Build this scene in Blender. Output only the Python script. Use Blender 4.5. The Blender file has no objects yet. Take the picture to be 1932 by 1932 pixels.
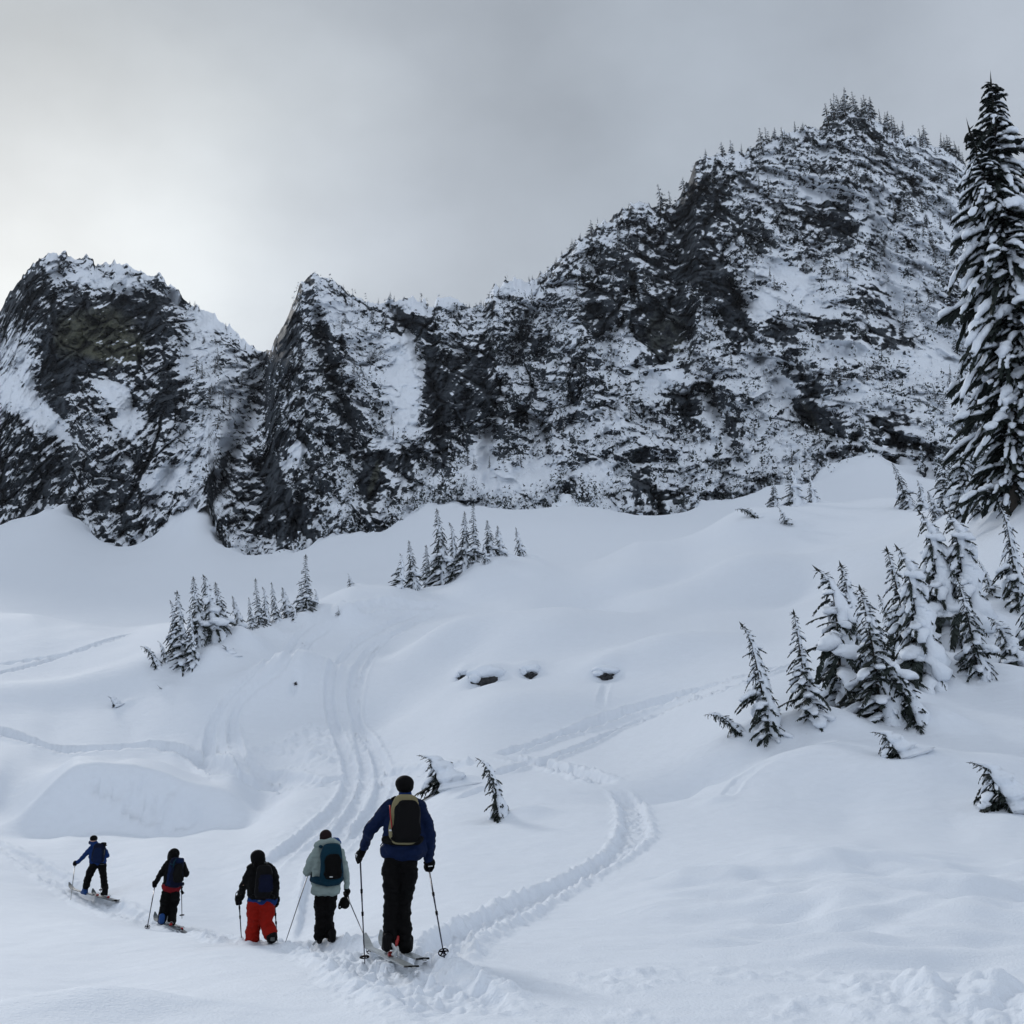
import bpy, bmesh, math, random
import numpy as np
from mathutils import Vector, Matrix

# ------------------------------------------------------------------ camera, world, sun, exposure
SC = bpy.context.scene
COL = SC.collection
FOV = math.radians(50.0)
PITCH = math.radians(14.4)
CAMZ = 1.6
cam_d = bpy.data.cameras.new("camera")
cam_d.sensor_fit = 'HORIZONTAL'
cam_d.angle = FOV
cam_d.clip_start = 0.05
cam_d.clip_end = 9000.0
cam = bpy.data.objects.new("camera", cam_d)
COL.objects.link(cam)
cam.location = (0, 0, CAMZ)
cam.rotation_euler = (math.pi / 2 + PITCH, 0, 0)
SC.camera = cam

SUN_AZ = math.radians(-27.0)      # left of the view direction
SUN_EL = math.radians(25.0)
sdir = Vector((math.sin(SUN_AZ) * math.cos(SUN_EL), math.cos(SUN_AZ) * math.cos(SUN_EL), math.sin(SUN_EL)))

W = bpy.data.worlds.new("World")
SC.world = W
W.use_nodes = True
nt = W.node_tree
for n in list(nt.nodes):
    nt.nodes.remove(n)
def N(tree, typ, **kw):
    n = tree.nodes.new(typ)
    for k, v in kw.items():
        setattr(n, k, v)
    return n
def L(tree, a, b):
    tree.links.new(a, b)
out = N(nt, 'ShaderNodeOutputWorld')
bg = N(nt, 'ShaderNodeBackground')
bg.inputs['Strength'].default_value = 1.0
L(nt, bg.outputs[0], out.inputs['Surface'])
tc = N(nt, 'ShaderNodeTexCoord')
# veiled sun: brightness by angle to the sun behind the cloud
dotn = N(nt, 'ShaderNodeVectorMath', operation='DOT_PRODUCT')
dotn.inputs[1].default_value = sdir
nrm = N(nt, 'ShaderNodeVectorMath', operation='NORMALIZE')
L(nt, tc.outputs['Generated'], nrm.inputs[0])
# warp the direction a little so that the glow breaks up like cloud
wn = N(nt, 'ShaderNodeTexNoise')
wn.inputs['Scale'].default_value = 2.2
wn.inputs['Detail'].default_value = 5.0
wmap = N(nt, 'ShaderNodeMapping')
wmap.inputs['Scale'].default_value = (1.0, 1.0, 1.7)
L(nt, nrm.outputs[0], wmap.inputs[0])
L(nt, wmap.outputs[0], wn.inputs['Vector'])
wsub = N(nt, 'ShaderNodeVectorMath', operation='SUBTRACT')
wsub.inputs[1].default_value = (0.5, 0.5, 0.5)
L(nt, wn.outputs['Color'], wsub.inputs[0])
wsc = N(nt, 'ShaderNodeVectorMath', operation='SCALE')
wsc.inputs['Scale'].default_value = 0.38
L(nt, wsub.outputs[0], wsc.inputs[0])
wadd = N(nt, 'ShaderNodeVectorMath', operation='ADD')
L(nt, nrm.outputs[0], wadd.inputs[0])
L(nt, wsc.outputs[0], wadd.inputs[1])
wn2 = N(nt, 'ShaderNodeVectorMath', operation='NORMALIZE')
L(nt, wadd.outputs[0], wn2.inputs[0])
L(nt, wn2.outputs[0], dotn.inputs[0])
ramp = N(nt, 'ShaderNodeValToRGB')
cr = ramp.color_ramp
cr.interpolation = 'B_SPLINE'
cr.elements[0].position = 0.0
cr.elements[0].color = (0.50, 0.535, 0.59, 1)  # raised opposite the sun, out of view, as added fill for camera-facing slopes
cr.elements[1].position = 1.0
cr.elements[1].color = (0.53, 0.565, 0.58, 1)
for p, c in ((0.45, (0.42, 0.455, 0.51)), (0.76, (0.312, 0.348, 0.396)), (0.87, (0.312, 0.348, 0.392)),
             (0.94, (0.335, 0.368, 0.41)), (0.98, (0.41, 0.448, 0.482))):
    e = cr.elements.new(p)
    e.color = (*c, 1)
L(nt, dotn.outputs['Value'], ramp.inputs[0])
# cloud mottling and a lighter band low over the ridges
cn = N(nt, 'ShaderNodeTexNoise')
cn.inputs['Scale'].default_value = 3.3
cn.inputs['Detail'].default_value = 7.0
cn.inputs['Roughness'].default_value = 0.5
cmap = N(nt, 'ShaderNodeMapping')
cmap.inputs['Location'].default_value = (3.1, 0.4, 1.7)
cmap.inputs['Scale'].default_value = (1.0, 1.0, 1.5)
L(nt, nrm.outputs[0], cmap.inputs[0])
L(nt, cmap.outputs[0], cn.inputs['Vector'])
cm = N(nt, 'ShaderNodeMapRange')
cm.inputs['From Min'].default_value = 0.3
cm.inputs['From Max'].default_value = 0.7
cm.inputs['To Min'].default_value = 0.82
cm.inputs['To Max'].default_value = 1.16
L(nt, cn.outputs['Fac'], cm.inputs['Value'])
sep = N(nt, 'ShaderNodeSeparateXYZ')
L(nt, nrm.outputs[0], sep.inputs[0])
em = N(nt, 'ShaderNodeMapRange')
em.interpolation_type = 'SMOOTHSTEP'
em.inputs['From Min'].default_value = 0.18
em.inputs['From Max'].default_value = 0.56
em.inputs['To Min'].default_value = 1.34
em.inputs['To Max'].default_value = 0.90
L(nt, sep.outputs['Z'], em.inputs['Value'])
mm = N(nt, 'ShaderNodeMath', operation='MULTIPLY')
L(nt, cm.outputs[0], mm.inputs[0])
L(nt, em.outputs[0], mm.inputs[1])
vs = N(nt, 'ShaderNodeVectorMath', operation='SCALE')
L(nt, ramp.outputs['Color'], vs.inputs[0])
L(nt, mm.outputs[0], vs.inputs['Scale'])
sky = N(nt, 'ShaderNodeTexSky')
sky.sky_type = 'NISHITA'
sky.sun_disc = False
sky.sun_elevation = SUN_EL
sky.sun_rotation = SUN_AZ
skys = N(nt, 'ShaderNodeVectorMath', operation='SCALE')
skys.inputs['Scale'].default_value = 0.10
L(nt, sky.outputs[0], skys.inputs[0])
mix = N(nt, 'ShaderNodeMix', data_type='RGBA')
mix.inputs['Factor'].default_value = 0.06       # the clear sky above only tints the closed cloud deck
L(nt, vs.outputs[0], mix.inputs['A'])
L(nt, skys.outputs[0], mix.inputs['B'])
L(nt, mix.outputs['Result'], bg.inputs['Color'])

sun_d = bpy.data.lights.new("sun", 'SUN')
sun_d.energy = 1.5
sun_d.angle = math.radians(10.0)
sun_d.color = (1.0, 0.97, 0.93)
sun = bpy.data.objects.new("sun", sun_d)
COL.objects.link(sun)
sun.location = sdir * 300
sun.rotation_euler = (-sdir).to_track_quat('-Z', 'Y').to_euler()

SC.view_settings.view_transform = 'Standard'
SC.view_settings.look = 'None'
SC.view_settings.exposure = 0.50
SC.view_settings.gamma = 1.0
SC.view_settings.use_curve_mapping = False
SC.render.engine = 'CYCLES'
SC.cycles.max_bounces = 5
SC.cycles.diffuse_bounces = 2
SC.cycles.glossy_bounces = 2
SC.cycles.transmission_bounces = 2
SC.cycles.volume_bounces = 0

random.seed(7)
RNG = np.random.default_rng(11)

# ------------------------------------------------------------------ picture point -> place at a known forward distance
PW = 1932.0
FPX = PW / (2 * math.tan(FOV / 2))
CP, SP = math.cos(PITCH), math.sin(PITCH)
def ray(px, py):
    x = (np.asarray(px, float) - PW / 2) / FPX
    z = (PW / 2 - np.asarray(py, float)) / FPX
    y = CP - SP * z
    return x / y, (SP + CP * z) / y            # per metre forward: sideways, up
def P(px, py, Y):
    a, e = ray(px, py)
    return Vector((float(a * Y), float(Y), float(CAMZ + e * Y)))

# ------------------------------------------------------------------ noise (numpy)
def _hash(ix, iy, seed):
    h = (ix.astype(np.int64) * 374761393 + iy.astype(np.int64) * 668265263 + seed * 974711) & 0xffffffff
    h = ((h ^ (h >> 13)) * 1274126177) & 0xffffffff
    h = h ^ (h >> 16)
    return h
def perlin(x, y, seed=0):
    x = np.asarray(x, np.float64); y = np.asarray(y, np.float64)
    ix = np.floor(x).astype(np.int64); iy = np.floor(y).astype(np.int64)
    fx = x - ix; fy = y - iy
    ux = fx * fx * fx * (fx * (fx * 6 - 15) + 10); uy = fy * fy * fy * (fy * (fy * 6 - 15) + 10)
    def g(i, j):
        a = _hash(ix + i, iy + j, seed) * (2 * math.pi / 4294967296.0)
        return np.cos(a) * (fx - i) + np.sin(a) * (fy - j)
    a = g(0, 0); b = g(1, 0); c = g(0, 1); d = g(1, 1)
    return 1.5 * ((a + ux * (b - a)) + uy * ((c + ux * (d - c)) - (a + ux * (b - a))))
def fbm(x, y, octv=4, seed=0, gain=0.5, lac=2.03):
    s = 0; a = 1; t = 0
    for o in range(octv):
        s = s + a * perlin(x, y, seed + 17 * o); t += a
        a *= gain; x = x * lac + 13.7; y = y * lac + 7.3
    return s / t
def ridged(x, y, octv=4, seed=0, gain=0.5):
    s = 0; a = 1; t = 0
    for o in range(octv):
        s = s + a * (1 - 2 * np.abs(perlin(x, y, seed + 31 * o))); t += a
        a *= gain; x = x * 2.07 + 3.1; y = y * 2.07 + 9.2
    return s / t
def facets(x, y, seed=0, crack=False):
    """flat tilted facets: nearest-cell plane, value about -1..1"""
    ix = np.floor(x).astype(np.int64); iy = np.floor(y).astype(np.int64)
    best = np.full(x.shape, 1e9); sec = np.full(x.shape, 1e9); val = np.zeros(x.shape)
    for i in (-1, 0, 1):
        for j in (-1, 0, 1):
            cx = ix + i; cy = iy + j
            h1 = _hash(cx, cy, seed) / 4294967296.0
            h2 = _hash(cx, cy, seed + 5) / 4294967296.0
            h3 = _hash(cx, cy, seed + 9) / 4294967296.0
            h4 = _hash(cx, cy, seed + 14) / 4294967296.0
            h5 = _hash(cx, cy, seed + 21) / 4294967296.0
            dx = x - (cx + h1); dy = y - (cy + h2)
            d = dx * dx + dy * dy
            v = (h3 - 0.5) * 1.8 * dx + (h4 - 0.5) * 1.8 * dy + (h5 - 0.5) * 0.9
            m = d < best
            sec = np.where(m, best, np.minimum(sec, d))
            best = np.where(m, d, best); val = np.where(m, v, val)
    if crack:
        return val, np.sqrt(sec) - np.sqrt(best)
    return val
def sstep(a, b, x):
    t = np.clip((x - a) / (b - a), 0, 1)
    return t * t * (3 - 2 * t)

# ------------------------------------------------------------------ materials
def new_mat(name):
    m = bpy.data.materials.new(name)
    m.use_nodes = True
    t = m.node_tree
    b = t.nodes['Principled BSDF']
    return m, t, b
def plain(name, col, rough=0.6, metal=0.0, var=0.15, scale=40.0, spec=0.4, bump=0.0):
    m, t, b = new_mat(name)
    n = N(t, 'ShaderNodeTexNoise'); n.inputs['Scale'].default_value = scale; n.inputs['Detail'].default_value = 4
    g = N(t, 'ShaderNodeTexCoord'); L(t, g.outputs['Object'], n.inputs['Vector'])
    mr = N(t, 'ShaderNodeMapRange'); mr.inputs['To Min'].default_value = 1 - var; mr.inputs['To Max'].default_value = 1 + var
    L(t, n.outputs['Fac'], mr.inputs['Value'])
    s = N(t, 'ShaderNodeVectorMath', operation='SCALE'); s.inputs[0].default_value = col
    L(t, mr.outputs[0], s.inputs['Scale'])
    L(t, s.outputs[0], b.inputs['Base Color'])
    b.inputs['Roughness'].default_value = rough
    b.inputs['Metallic'].default_value = metal
    b.inputs['Specular IOR Level'].default_value = spec
    if bump:
        bp = N(t, 'ShaderNodeBump'); bp.inputs['Strength'].default_value = bump; bp.inputs['Distance'].default_value = 0.01
        L(t, n.outputs['Fac'], bp.inputs['Height']); L(t, bp.outputs[0], b.inputs['Normal'])
    return m
SNOW_COL = (0.745, 0.80, 0.875)
def snow_mat(name, s1=9.0, s2=60.0, d1=0.05, d2=0.012, col=SNOW_COL):
    m, t, b = new_mat(name)
    g = N(t, 'ShaderNodeTexCoord')
    n1 = N(t, 'ShaderNodeTexNoise'); n1.inputs['Scale'].default_value = s1; n1.inputs['Detail'].default_value = 5
    n2 = N(t, 'ShaderNodeTexNoise'); n2.inputs['Scale'].default_value = s2; n2.inputs['Detail'].default_value = 3
    L(t, g.outputs['Object'], n1.inputs['Vector']); L(t, g.outputs['Object'], n2.inputs['Vector'])
    b1 = N(t, 'ShaderNodeBump'); b1.inputs['Strength'].default_value = 0.55; b1.inputs['Distance'].default_value = d1
    b2 = N(t, 'ShaderNodeBump'); b2.inputs['Strength'].default_value = 0.7; b2.inputs['Distance'].default_value = d2
    L(t, n1.outputs['Fac'], b1.inputs['Height']); L(t, n2.outputs['Fac'], b2.inputs['Height'])
    n3 = N(t, 'ShaderNodeTexNoise'); n3.inputs['Scale'].default_value = s1 * 0.28; n3.inputs['Detail'].default_value = 4; n3.inputs['Distortion'].default_value = 0.6
    mp3 = N(t, 'ShaderNodeMapping'); mp3.inputs['Scale'].default_value = (0.6, 1.3, 1.0); mp3.inputs['Rotation'].default_value = (0, 0, 0.5)
    L(t, g.outputs['Object'], mp3.inputs[0]); L(t, mp3.outputs[0], n3.inputs['Vector'])
    b3 = N(t, 'ShaderNodeBump'); b3.inputs['Strength'].default_value = 0.5; b3.inputs['Distance'].default_value = d1 * 3.0
    L(t, n3.outputs['Fac'], b3.inputs['Height']); L(t, b3.outputs[0], b1.inputs['Normal'])
    L(t, b1.outputs[0], b2.inputs['Normal']); L(t, b2.outputs[0], b.inputs['Normal'])
    mr = N(t, 'ShaderNodeMapRange'); mr.inputs['To Min'].default_value = 0.96; mr.inputs['To Max'].default_value = 1.03
    L(t, n1.outputs['Fac'], mr.inputs['Value'])
    s = N(t, 'ShaderNodeVectorMath', operation='SCALE'); s.inputs[0].default_value = col
    L(t, mr.outputs[0], s.inputs['Scale'])
    L(t, s.outputs[0], b.inputs['Base Color'])
    b.inputs['Roughness'].default_value = 0.75
    b.inputs['Specular IOR Level'].default_value = 0.15
    return m
M = {}
M['snow_ground'] = snow_mat('snow_ground', 3.2, 34.0, 0.045, 0.02)
M['snow_load'] = snow_mat('snow_load', 3.0, 14.0, 0.10, 0.03)

# ------------------------------------------------------------------ object helpers
def link(o, parent=None):
    COL.objects.link(o)
    if parent is not None:
        o.parent = parent
    return o
def mesh_obj(name, verts, faces, mat=None, parent=None, smooth=True):
    me = bpy.data.meshes.new(name)
    me.from_pydata([tuple(v) for v in verts], [], [tuple(f) for f in faces])
    me.update()
    if smooth:
        me.polygons.foreach_set('use_smooth', np.ones(len(me.polygons), bool))
    if mat is not None:
        me.materials.append(mat)
    return link(bpy.data.objects.new(name, me), parent)
def grid_mesh(name, V, nr, nc, wrap=False, smooth=True):
    """V: (nr*nc,3) -> mesh of quads, fast"""
    me = bpy.data.meshes.new(name)
    r = np.arange(nr - 1)[:, None]; c = np.arange(nc if wrap else nc - 1)[None, :]
    c2 = (c + 1) % nc
    q = np.stack([r * nc + c, r * nc + c2, (r + 1) * nc + c2, (r + 1) * nc + c], -1).reshape(-1, 4)
    me.vertices.add(len(V)); me.vertices.foreach_set('co', np.ascontiguousarray(V, np.float32).ravel())
    me.loops.add(q.size); me.loops.foreach_set('vertex_index', q.astype(np.int32).ravel())
    me.polygons.add(len(q)); me.polygons.foreach_set('loop_start', (np.arange(len(q)) * 4).astype(np.int32))
    me.polygons.foreach_set('use_smooth', np.full(len(q), smooth))
    me.update(calc_edges=True)
    return me
def tag(o, label=None, cat=None, group=None, kind=None):
    if label: o['label'] = label
    if cat: o['category'] = cat
    if group: o['group'] = group
    if kind: o['kind'] = kind
    return o
def empty(name, loc=(0, 0, 0)):
    o = bpy.data.objects.new(name, None)
    o.empty_display_size = 0.2
    o.location = loc
    return link(o)

# ------------------------------------------------------------------ cliff outline (px, base py, base Y) and (px, ridge py, ridge Y)
BASE = np.array([(-420, 1060, 560), (-150, 1030, 540), (0, 1010, 520), (60, 988, 515), (135, 962, 510), (160, 1000, 500), (182, 1024, 492), (255, 1026, 488),
    (300, 985, 492), (350, 945, 492), (392, 918, 485), (408, 975, 440), (440, 1028, 412), (485, 1056, 400), (560, 1048, 402), (610, 1010, 408),
    (650, 975, 412), (682, 1012, 402), (715, 1018, 400), (760, 985, 402), (822, 930, 408), (850, 955, 395), (930, 958, 385), (1010, 988, 372),
    (1090, 962, 362), (1190, 986, 345), (1290, 984, 335), (1380, 946, 328), (1470, 930, 320), (1560, 898, 312), (1625, 862, 310), (1690, 868, 305),
    (1740, 860, 300), (1810, 880, 295), (1932, 905, 290), (2200, 930, 290), (2500, 950, 290)], float)
RIDGE = np.array([(-420, 700, 700), (-200, 640, 690), (-60, 600, 670), (0, 588, 655), (28, 540, 645), (62, 498, 640), (98, 479, 640), (150, 485, 642), (200, 498, 645),
    (238, 499, 640), (264, 512, 640), (278, 522, 640), (300, 519, 640), (330, 542, 638), (355, 573, 635), (400, 592, 630), (440, 622, 622), (470, 650, 610),
    (500, 668, 590), (512, 662, 545), (518, 640, 520), (540, 605, 515), (553, 570, 512), (570, 532, 512), (592, 518, 512), (622, 526, 512), (652, 547, 512),
    (692, 573, 512), (740, 568, 512), (790, 562, 512), (814, 582, 512), (830, 563, 512), (850, 558, 510), (882, 580, 508), (915, 574, 506), (932, 540, 504),
    (985, 526, 504), (1015, 526, 504), (1032, 510, 506), (1060, 484, 508), (1092, 453, 512), (1130, 425, 516), (1180, 392, 520), (1206, 378, 522),
    (1240, 392, 524), (1275, 384, 528), (1298, 345, 530), (1312, 305, 532), (1345, 292, 536), (1420, 282, 542), (1440, 268, 544), (1500, 245, 550),
    (1552, 236, 556), (1565, 218, 558), (1600, 208, 560), (1640, 216, 560), (1680, 244, 560), (1740, 266, 556), (1795, 285, 552), (1850, 330, 546),
    (1932, 400, 540), (2200, 520, 540), (2500, 600, 540)], float)
# ------------------------------------------------------------------ snow ground: heights from surveyed points (px, py, forward distance)
CTRL = [
 # near field
 (-250,1932,8.6),(0,1932,8.6),(200,1905,9.6),(420,1932,8.5),(700,1932,8.4),(1000,1932,8.4),(1300,1932,8.4),(1650,1932,8.3),(1932,1932,8.2),(2200,1932,8.1),
 (200,1888,10.6),(200,1890,11.6),(0,1850,13),(400,1850,12.6),(600,1850,11.6),(-200,1800,17),(0,1780,19),(200,1800,17),(400,1805,15.5),(560,1812,14.4),
 (165,1744,22),(344,1761,20.5),(480,1777,18.6),(600,1795,16),(700,1822,12.6),(760,1821,11.8),(1000,1824,11.6),(1300,1822,11.6),(1600,1822,11.4),(1932,1820,11.4),(2150,1820,11.2),
 (610,1783,18.3),(490,1774,24.2),(325,1754,26),(180,1697,32),(60,1640,36),(0,1605,39),(-200,1600,38),(560,1745,25),(430,1735,28),
 (900,1742,17),(1000,1690,21),(1200,1722,17),(1100,1640,24.5),(1500,1705,16.6),(1400,1642,20),(1700,1690,16.6),(1932,1700,15.6),(2150,1690,15.5),
 (1300,1580,27),(1500,1577,24.5),(1620,1585,23),(1750,1602,22),(1932,1622,20.5),(2150,1630,20),(1500,1574,27),(1700,1594,25),(1932,1612,23.5),
 (1200,1570,29),(1600,1555,31),(1800,1560,30),(1932,1570,28.5),
 # middle ground
 (1500,1500,34),(1800,1500,33),(1898,1520,31),(1932,1490,33),(2150,1480,33),(1300,1500,36),(1100,1540,33),(942,1542,35),(1000,1500,39),(835,1482,44),(880,1510,39),
 (1170,1482,40),(1080,1452,46),(700,1560,42),(600,1600,36),(480,1650,32),(330,1650,33),(760,1650,26),(720,1720,21.5),(800,1600,31),
 (300,1577,45),(130,1578,45),(485,1564,46),(0,1588,43),(300,1586,49),(130,1588,49),
 (200,1572,52),(400,1562,52),(0,1576,52),(200,1545,60),(400,1535,60),(0,1545,60),(485,1550,56),
 (200,1475,64),(100,1485,64),(350,1492,64),(0,1460,63),(-150,1460,62),(250,1414,70),(160,1420,69.5),(60,1414,69.5),(400,1440,67),(0,1390,74),(-150,1390,74),(100,1378,76),(250,1392,74),
 (600,1500,52),(690,1470,56),(560,1482,56),(430,1470,61),(800,1498,46),(520,1520,51),
 (650,1350,72),(690,1220,95),(840,1140,109),(760,1160,106),(590,1290,82),(760,1300,78),(600,1400,65),(560,1220,93),(620,1190,98),
 (430,1350,74),(530,1240,90),(420,1430,65),(320,1380,74),(330,1420,69),(215,1325,81),(300,1292,82),
 (345,1263,84.5),(290,1262,85),(400,1212,89),(487,1188,94),(578,1157,100),(640,1157,102),
 (100,1300,86),(0,1285,88),(-150,1280,88),(200,1240,93),(100,1222,101),(0,1205,106),(60,1160,117),(0,1168,115),(-150,1165,115),(150,1180,114),(300,1176,110),(240,1200,104),
 (60,1176,138),(-150,1180,138),(200,1185,135),(300,1186,130),(450,1176,124),(578,1150,124),
 # bowl slope and its crest
 (660,1118,108),(745,1102,115),(900,1063,121),(1000,1047,125),(1200,1022,131),(1400,975,138),(1480,960,140),(1550,948,141),(1620,943,139),(1690,938,134),
 (745,1114,124),(900,1080,131),(1000,1066,135),(1200,1044,141),(1400,998,149),(1550,968,152),(745,1128,140),(900,1100,150),(1100,1074,155),(1300,1044,165),(1450,1000,168),(1600,965,170),
 (1100,1270,72),(930,1272,74),(1000,1400,56),(1150,1420,50),(1100,1150,98),(930,1170,100),(1300,1300,60),(1300,1150,90),(1300,1050,116),(1500,1050,108),(1400,1250,64),(1500,1200,72),(1150,1340,61),
 (1450,1388,40.5),(1540,1379,41),(1395,1384,41.5),(1600,1322,46),(1740,1284,50),(1735,1374,42),(1850,1292,50),(1932,1254,52),(1932,1135,62),(1821,1190,59),
 (1700,1100,79),(1600,1150,72),(1620,1040,100),(1700,1000,102),(1800,968,90),(1880,945,77),(1932,935,73),(2150,880,70),(2150,1200,55),(2150,1350,44),
 (1250,1450,42),(1400,1450,37.5),(1600,1450,36.5),(1750,1450,36),(1300,1400,45),
 (1800,958,130),(1932,940,120),(2150,920,120),
 # apron under the cliffs
 (745,1096,185),(900,1056,195),(1100,1026,205),(1250,1008,215),(1400,966,228),(1550,940,230),(1700,925,225),(1850,930,215),(2150,935,215),
 (600,1104,170),(450,1148,165),(300,1165,165),(150,1166,175),(0,1150,185),(-200,1150,185),(200,1100,285),(0,1085,285),(-200,1090,285),(400,1062,300),(500,1092,255),(640,1062,270),(330,1010,420),(700,1066,250),
]
pts = []
for px, py, Y in CTRL:
    a, e = ray(px, py)
    pts.append((float(a), Y, (CAMZ + float(e) * Y) / Y))
for px, py, Y in BASE:
    a, e = ray(px, py)
    if abs(a) < 0.8:
        pts.append((float(a), Y, (CAMZ + float(e) * Y) / Y))
        pts.append((float(a), Y + 110, (CAMZ + float(e) * Y) / (Y + 110) * 1.04))
for a in (-0.62, -0.3, 0.0, 0.3, 0.62):
    for Y in (1.2, 2.5, 5.0):
        pts.append((a, Y, 0.0))
pts = np.array(pts)
KA = 4.5
cx_ = np.stack([pts[:, 0] * KA, np.log(pts[:, 1])], 1)
def _phi(r2):
    return 0.5 * r2 * np.log(r2 + 1e-12)
n_ = len(cx_)
K_ = _phi(((cx_[:, None, :] - cx_[None, :, :]) ** 2).sum(-1)) + np.eye(n_) * 0.002
Pm = np.concatenate([np.ones((n_, 1)), cx_], 1)
A_ = np.zeros((n_ + 3, n_ + 3)); A_[:n_, :n_] = K_; A_[:n_, n_:] = Pm; A_[n_:, :n_] = Pm.T
sol_ = np.linalg.solve(A_, np.concatenate([pts[:, 2], np.zeros(3)]))
def base_q(a, Y):
    x = np.stack([a * KA, np.log(Y)], 1)
    o = np.empty(len(x))
    for i in range(0, len(x), 40000):
        xs = x[i:i + 40000]
        r2 = (xs[:, 0:1] - cx_[None, :, 0]) ** 2 + (xs[:, 1:2] - cx_[None, :, 1]) ** 2
        o[i:i + 40000] = _phi(r2) @ sol_[:n_] + sol_[n_] + xs @ sol_[n_ + 1:]
    return o
TH = np.radians(np.concatenate([np.linspace(-180, -62, 24), np.linspace(-58, -28.2, 36), np.linspace(-27.4, 27.4, 720), np.linspace(28.2, 58, 36), np.linspace(62, 180, 24)]))
RH = np.concatenate([np.geomspace(0.5, 6.9, 34), np.geomspace(7.0, 30, 330), np.geomspace(30.1, 128, 380), np.geomspace(129, 300, 70), np.geomspace(302, 640, 150), np.geomspace(680, 3200, 12)])
NT, NR = len(TH), len(RH)
tt, rr = np.meshgrid(TH, RH)
ac = np.tan(np.clip(tt, -math.radians(33), math.radians(33)))
Yc = np.clip(rr * np.cos(np.clip(tt, -math.radians(33), math.radians(33))), 0.5, 600)
Z0 = base_q(ac.ravel(), Yc.ravel()).reshape(rr.shape) * Yc
side = sstep(math.radians(42), math.radians(80), np.abs(tt))
Z0 = Z0 * (1 - side) + side * (0.04 * np.minimum(rr, 400) + 1.2 * fbm(rr * np.sin(tt) / 30, rr * np.cos(tt) / 30, 3, 5))
far = sstep(600, 1500, rr)
Z0 = Z0 * (1 - 0.55 * far)
GX = rr * np.sin(tt); GY = rr * np.cos(tt)
LR = np.log(RH)
class Ground:
    Z = Z0
def ground(x, y):
    x = np.asarray(x, float); y = np.asarray(y, float)
    ti = np.interp(np.arctan2(x, y), TH, np.arange(NT)); ri = np.interp(np.log(np.hypot(x, y)), LR, np.arange(NR))
    t0 = np.clip(ti.astype(int), 0, NT - 2); r0 = np.clip(ri.astype(int), 0, NR - 2)
    ft = ti - t0; fr = ri - r0
    Z = Ground.Z
    return (Z[r0, t0] * (1 - ft) + Z[r0, t0 + 1] * ft) * (1 - fr) + (Z[r0 + 1, t0] * (1 - ft) + Z[r0 + 1, t0 + 1] * ft) * fr
YS = np.geomspace(6.0, 420, 2600)
def G(px, py, ymin=0.0, ymax=420):
    """first place where the line of sight through a picture point meets the snow"""
    a, e = ray(px, py)
    ys = YS[(YS >= ymin) & (YS <= ymax)]
    d = CAMZ + e * ys - ground(a * ys, ys)
    k = np.where(d <= 0)[0]
    i = k[0] if len(k) else int(np.argmin(d))
    y = ys[i]
    if len(k) and i > 0:
        f = d[i - 1] / (d[i - 1] - d[i] + 1e-9); y = ys[i - 1] + f * (ys[i] - ys[i - 1])
    return Vector((float(a * y), float(y), float(ground(a * y, y))))

# --- soft drift relief
gx = GX; gy = GY
amp = np.clip(rr / 60, 0.05, 1.6)
Z1 = Z0 + amp * 0.16 * fbm(gx / 8, gy / 11, 2, 21) * sstep(14, 40, rr) * (1 - 0.6 * sstep(150, 300, rr))
Z1 = Z1 + 0.45 * fbm(gx / 38, gy / 38, 2, 77) * sstep(60, 110, rr)
# wind hummocks on the right foreground
hum = sstep(1.0, 4.0, gx) * sstep(9.5, 13, gy) * (1 - sstep(19, 24, gy))
Z1 = Z1 + hum * (0.50 * fbm(gx / 3.4 + 2.0, gy / 2.6, 3, 41) + 0.15 * fbm(gx / 1.3, gy / 1.1, 2, 42))
Z1 = Z1 + 0.05 * fbm(gx / 1.6, gy / 2.2, 3, 43) * sstep(7, 9, rr) * (1 - sstep(40, 60, rr))

# --- scoops in the big drift on the left, hollows and knobs on the slopes
def bump(cx, cy, sx, sy, h, rot=0.0):
    c, s = math.cos(rot), math.sin(rot)
    dx = gx - cx; dy = gy - cy
    u = (dx * c + dy * s) / sx; v = (-dx * s + dy * c) / sy
    return h * np.exp(-(u * u + v * v))
Ground.Z = Z1
def addb(px, py, sx, sy, h, rot=0.0):
    global Z1
    g = G(px, py)
    Z1 = Z1 + bump(g.x, g.y, sx, sy, h, rot)
for px, py, sx, sy, h, r in [
    (655, 1168, 1.6, 2.0, 1.7, 0), (1250, 1240, 5, 4, 1.5, .3), (1130, 1140, 4, 6, -1.5, .5), (1030, 1215, 5, 5, 1.7, .3),
    (900, 1215, 5, 4, 1.9, .2), (560, 1300, 2.5, 5, 2.4, -.35), (1420, 1080, 7, 7, 2.0, 0), (1500, 1110, 8, 5, -1.8, 0.2),
    (1350, 1440, 3.5, 2.0, -1.1, .4), (1500, 1430, 3.0, 1.6, 0.5, .3), (1355, 1513, 0.5, 0.4, 0.18, 0),
    (1780, 1460, 4, 2, 0.6, 0), (1380, 1000, 9, 9, 1.8, 0), (1330, 1480, 0.4, .4, .15, 0), (195, 1912, 0.85, 0.55, 0.20, 0),
    (1000, 1340, 4, 4, 1.0, .4), (1210, 1330, 4, 3, -0.9, .3), (800, 1250, 3, 6, 1.1, -.4), (1620, 1060, 8, 6, 1.5, 0), (1250, 1085, 8, 4, -1.5, .2),
    (720, 1340, 2.5, 5, -0.8, -.2), (470, 1310, 5, 4, 0.9, 0), (150, 1300, 9, 3.5, 0.9, .15), (1090, 1180, 4, 5, 1.2, .4), (870, 1130, 6, 4, -1.0, .2)]:
    addb(px, py, sx, sy, h, r)
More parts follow.
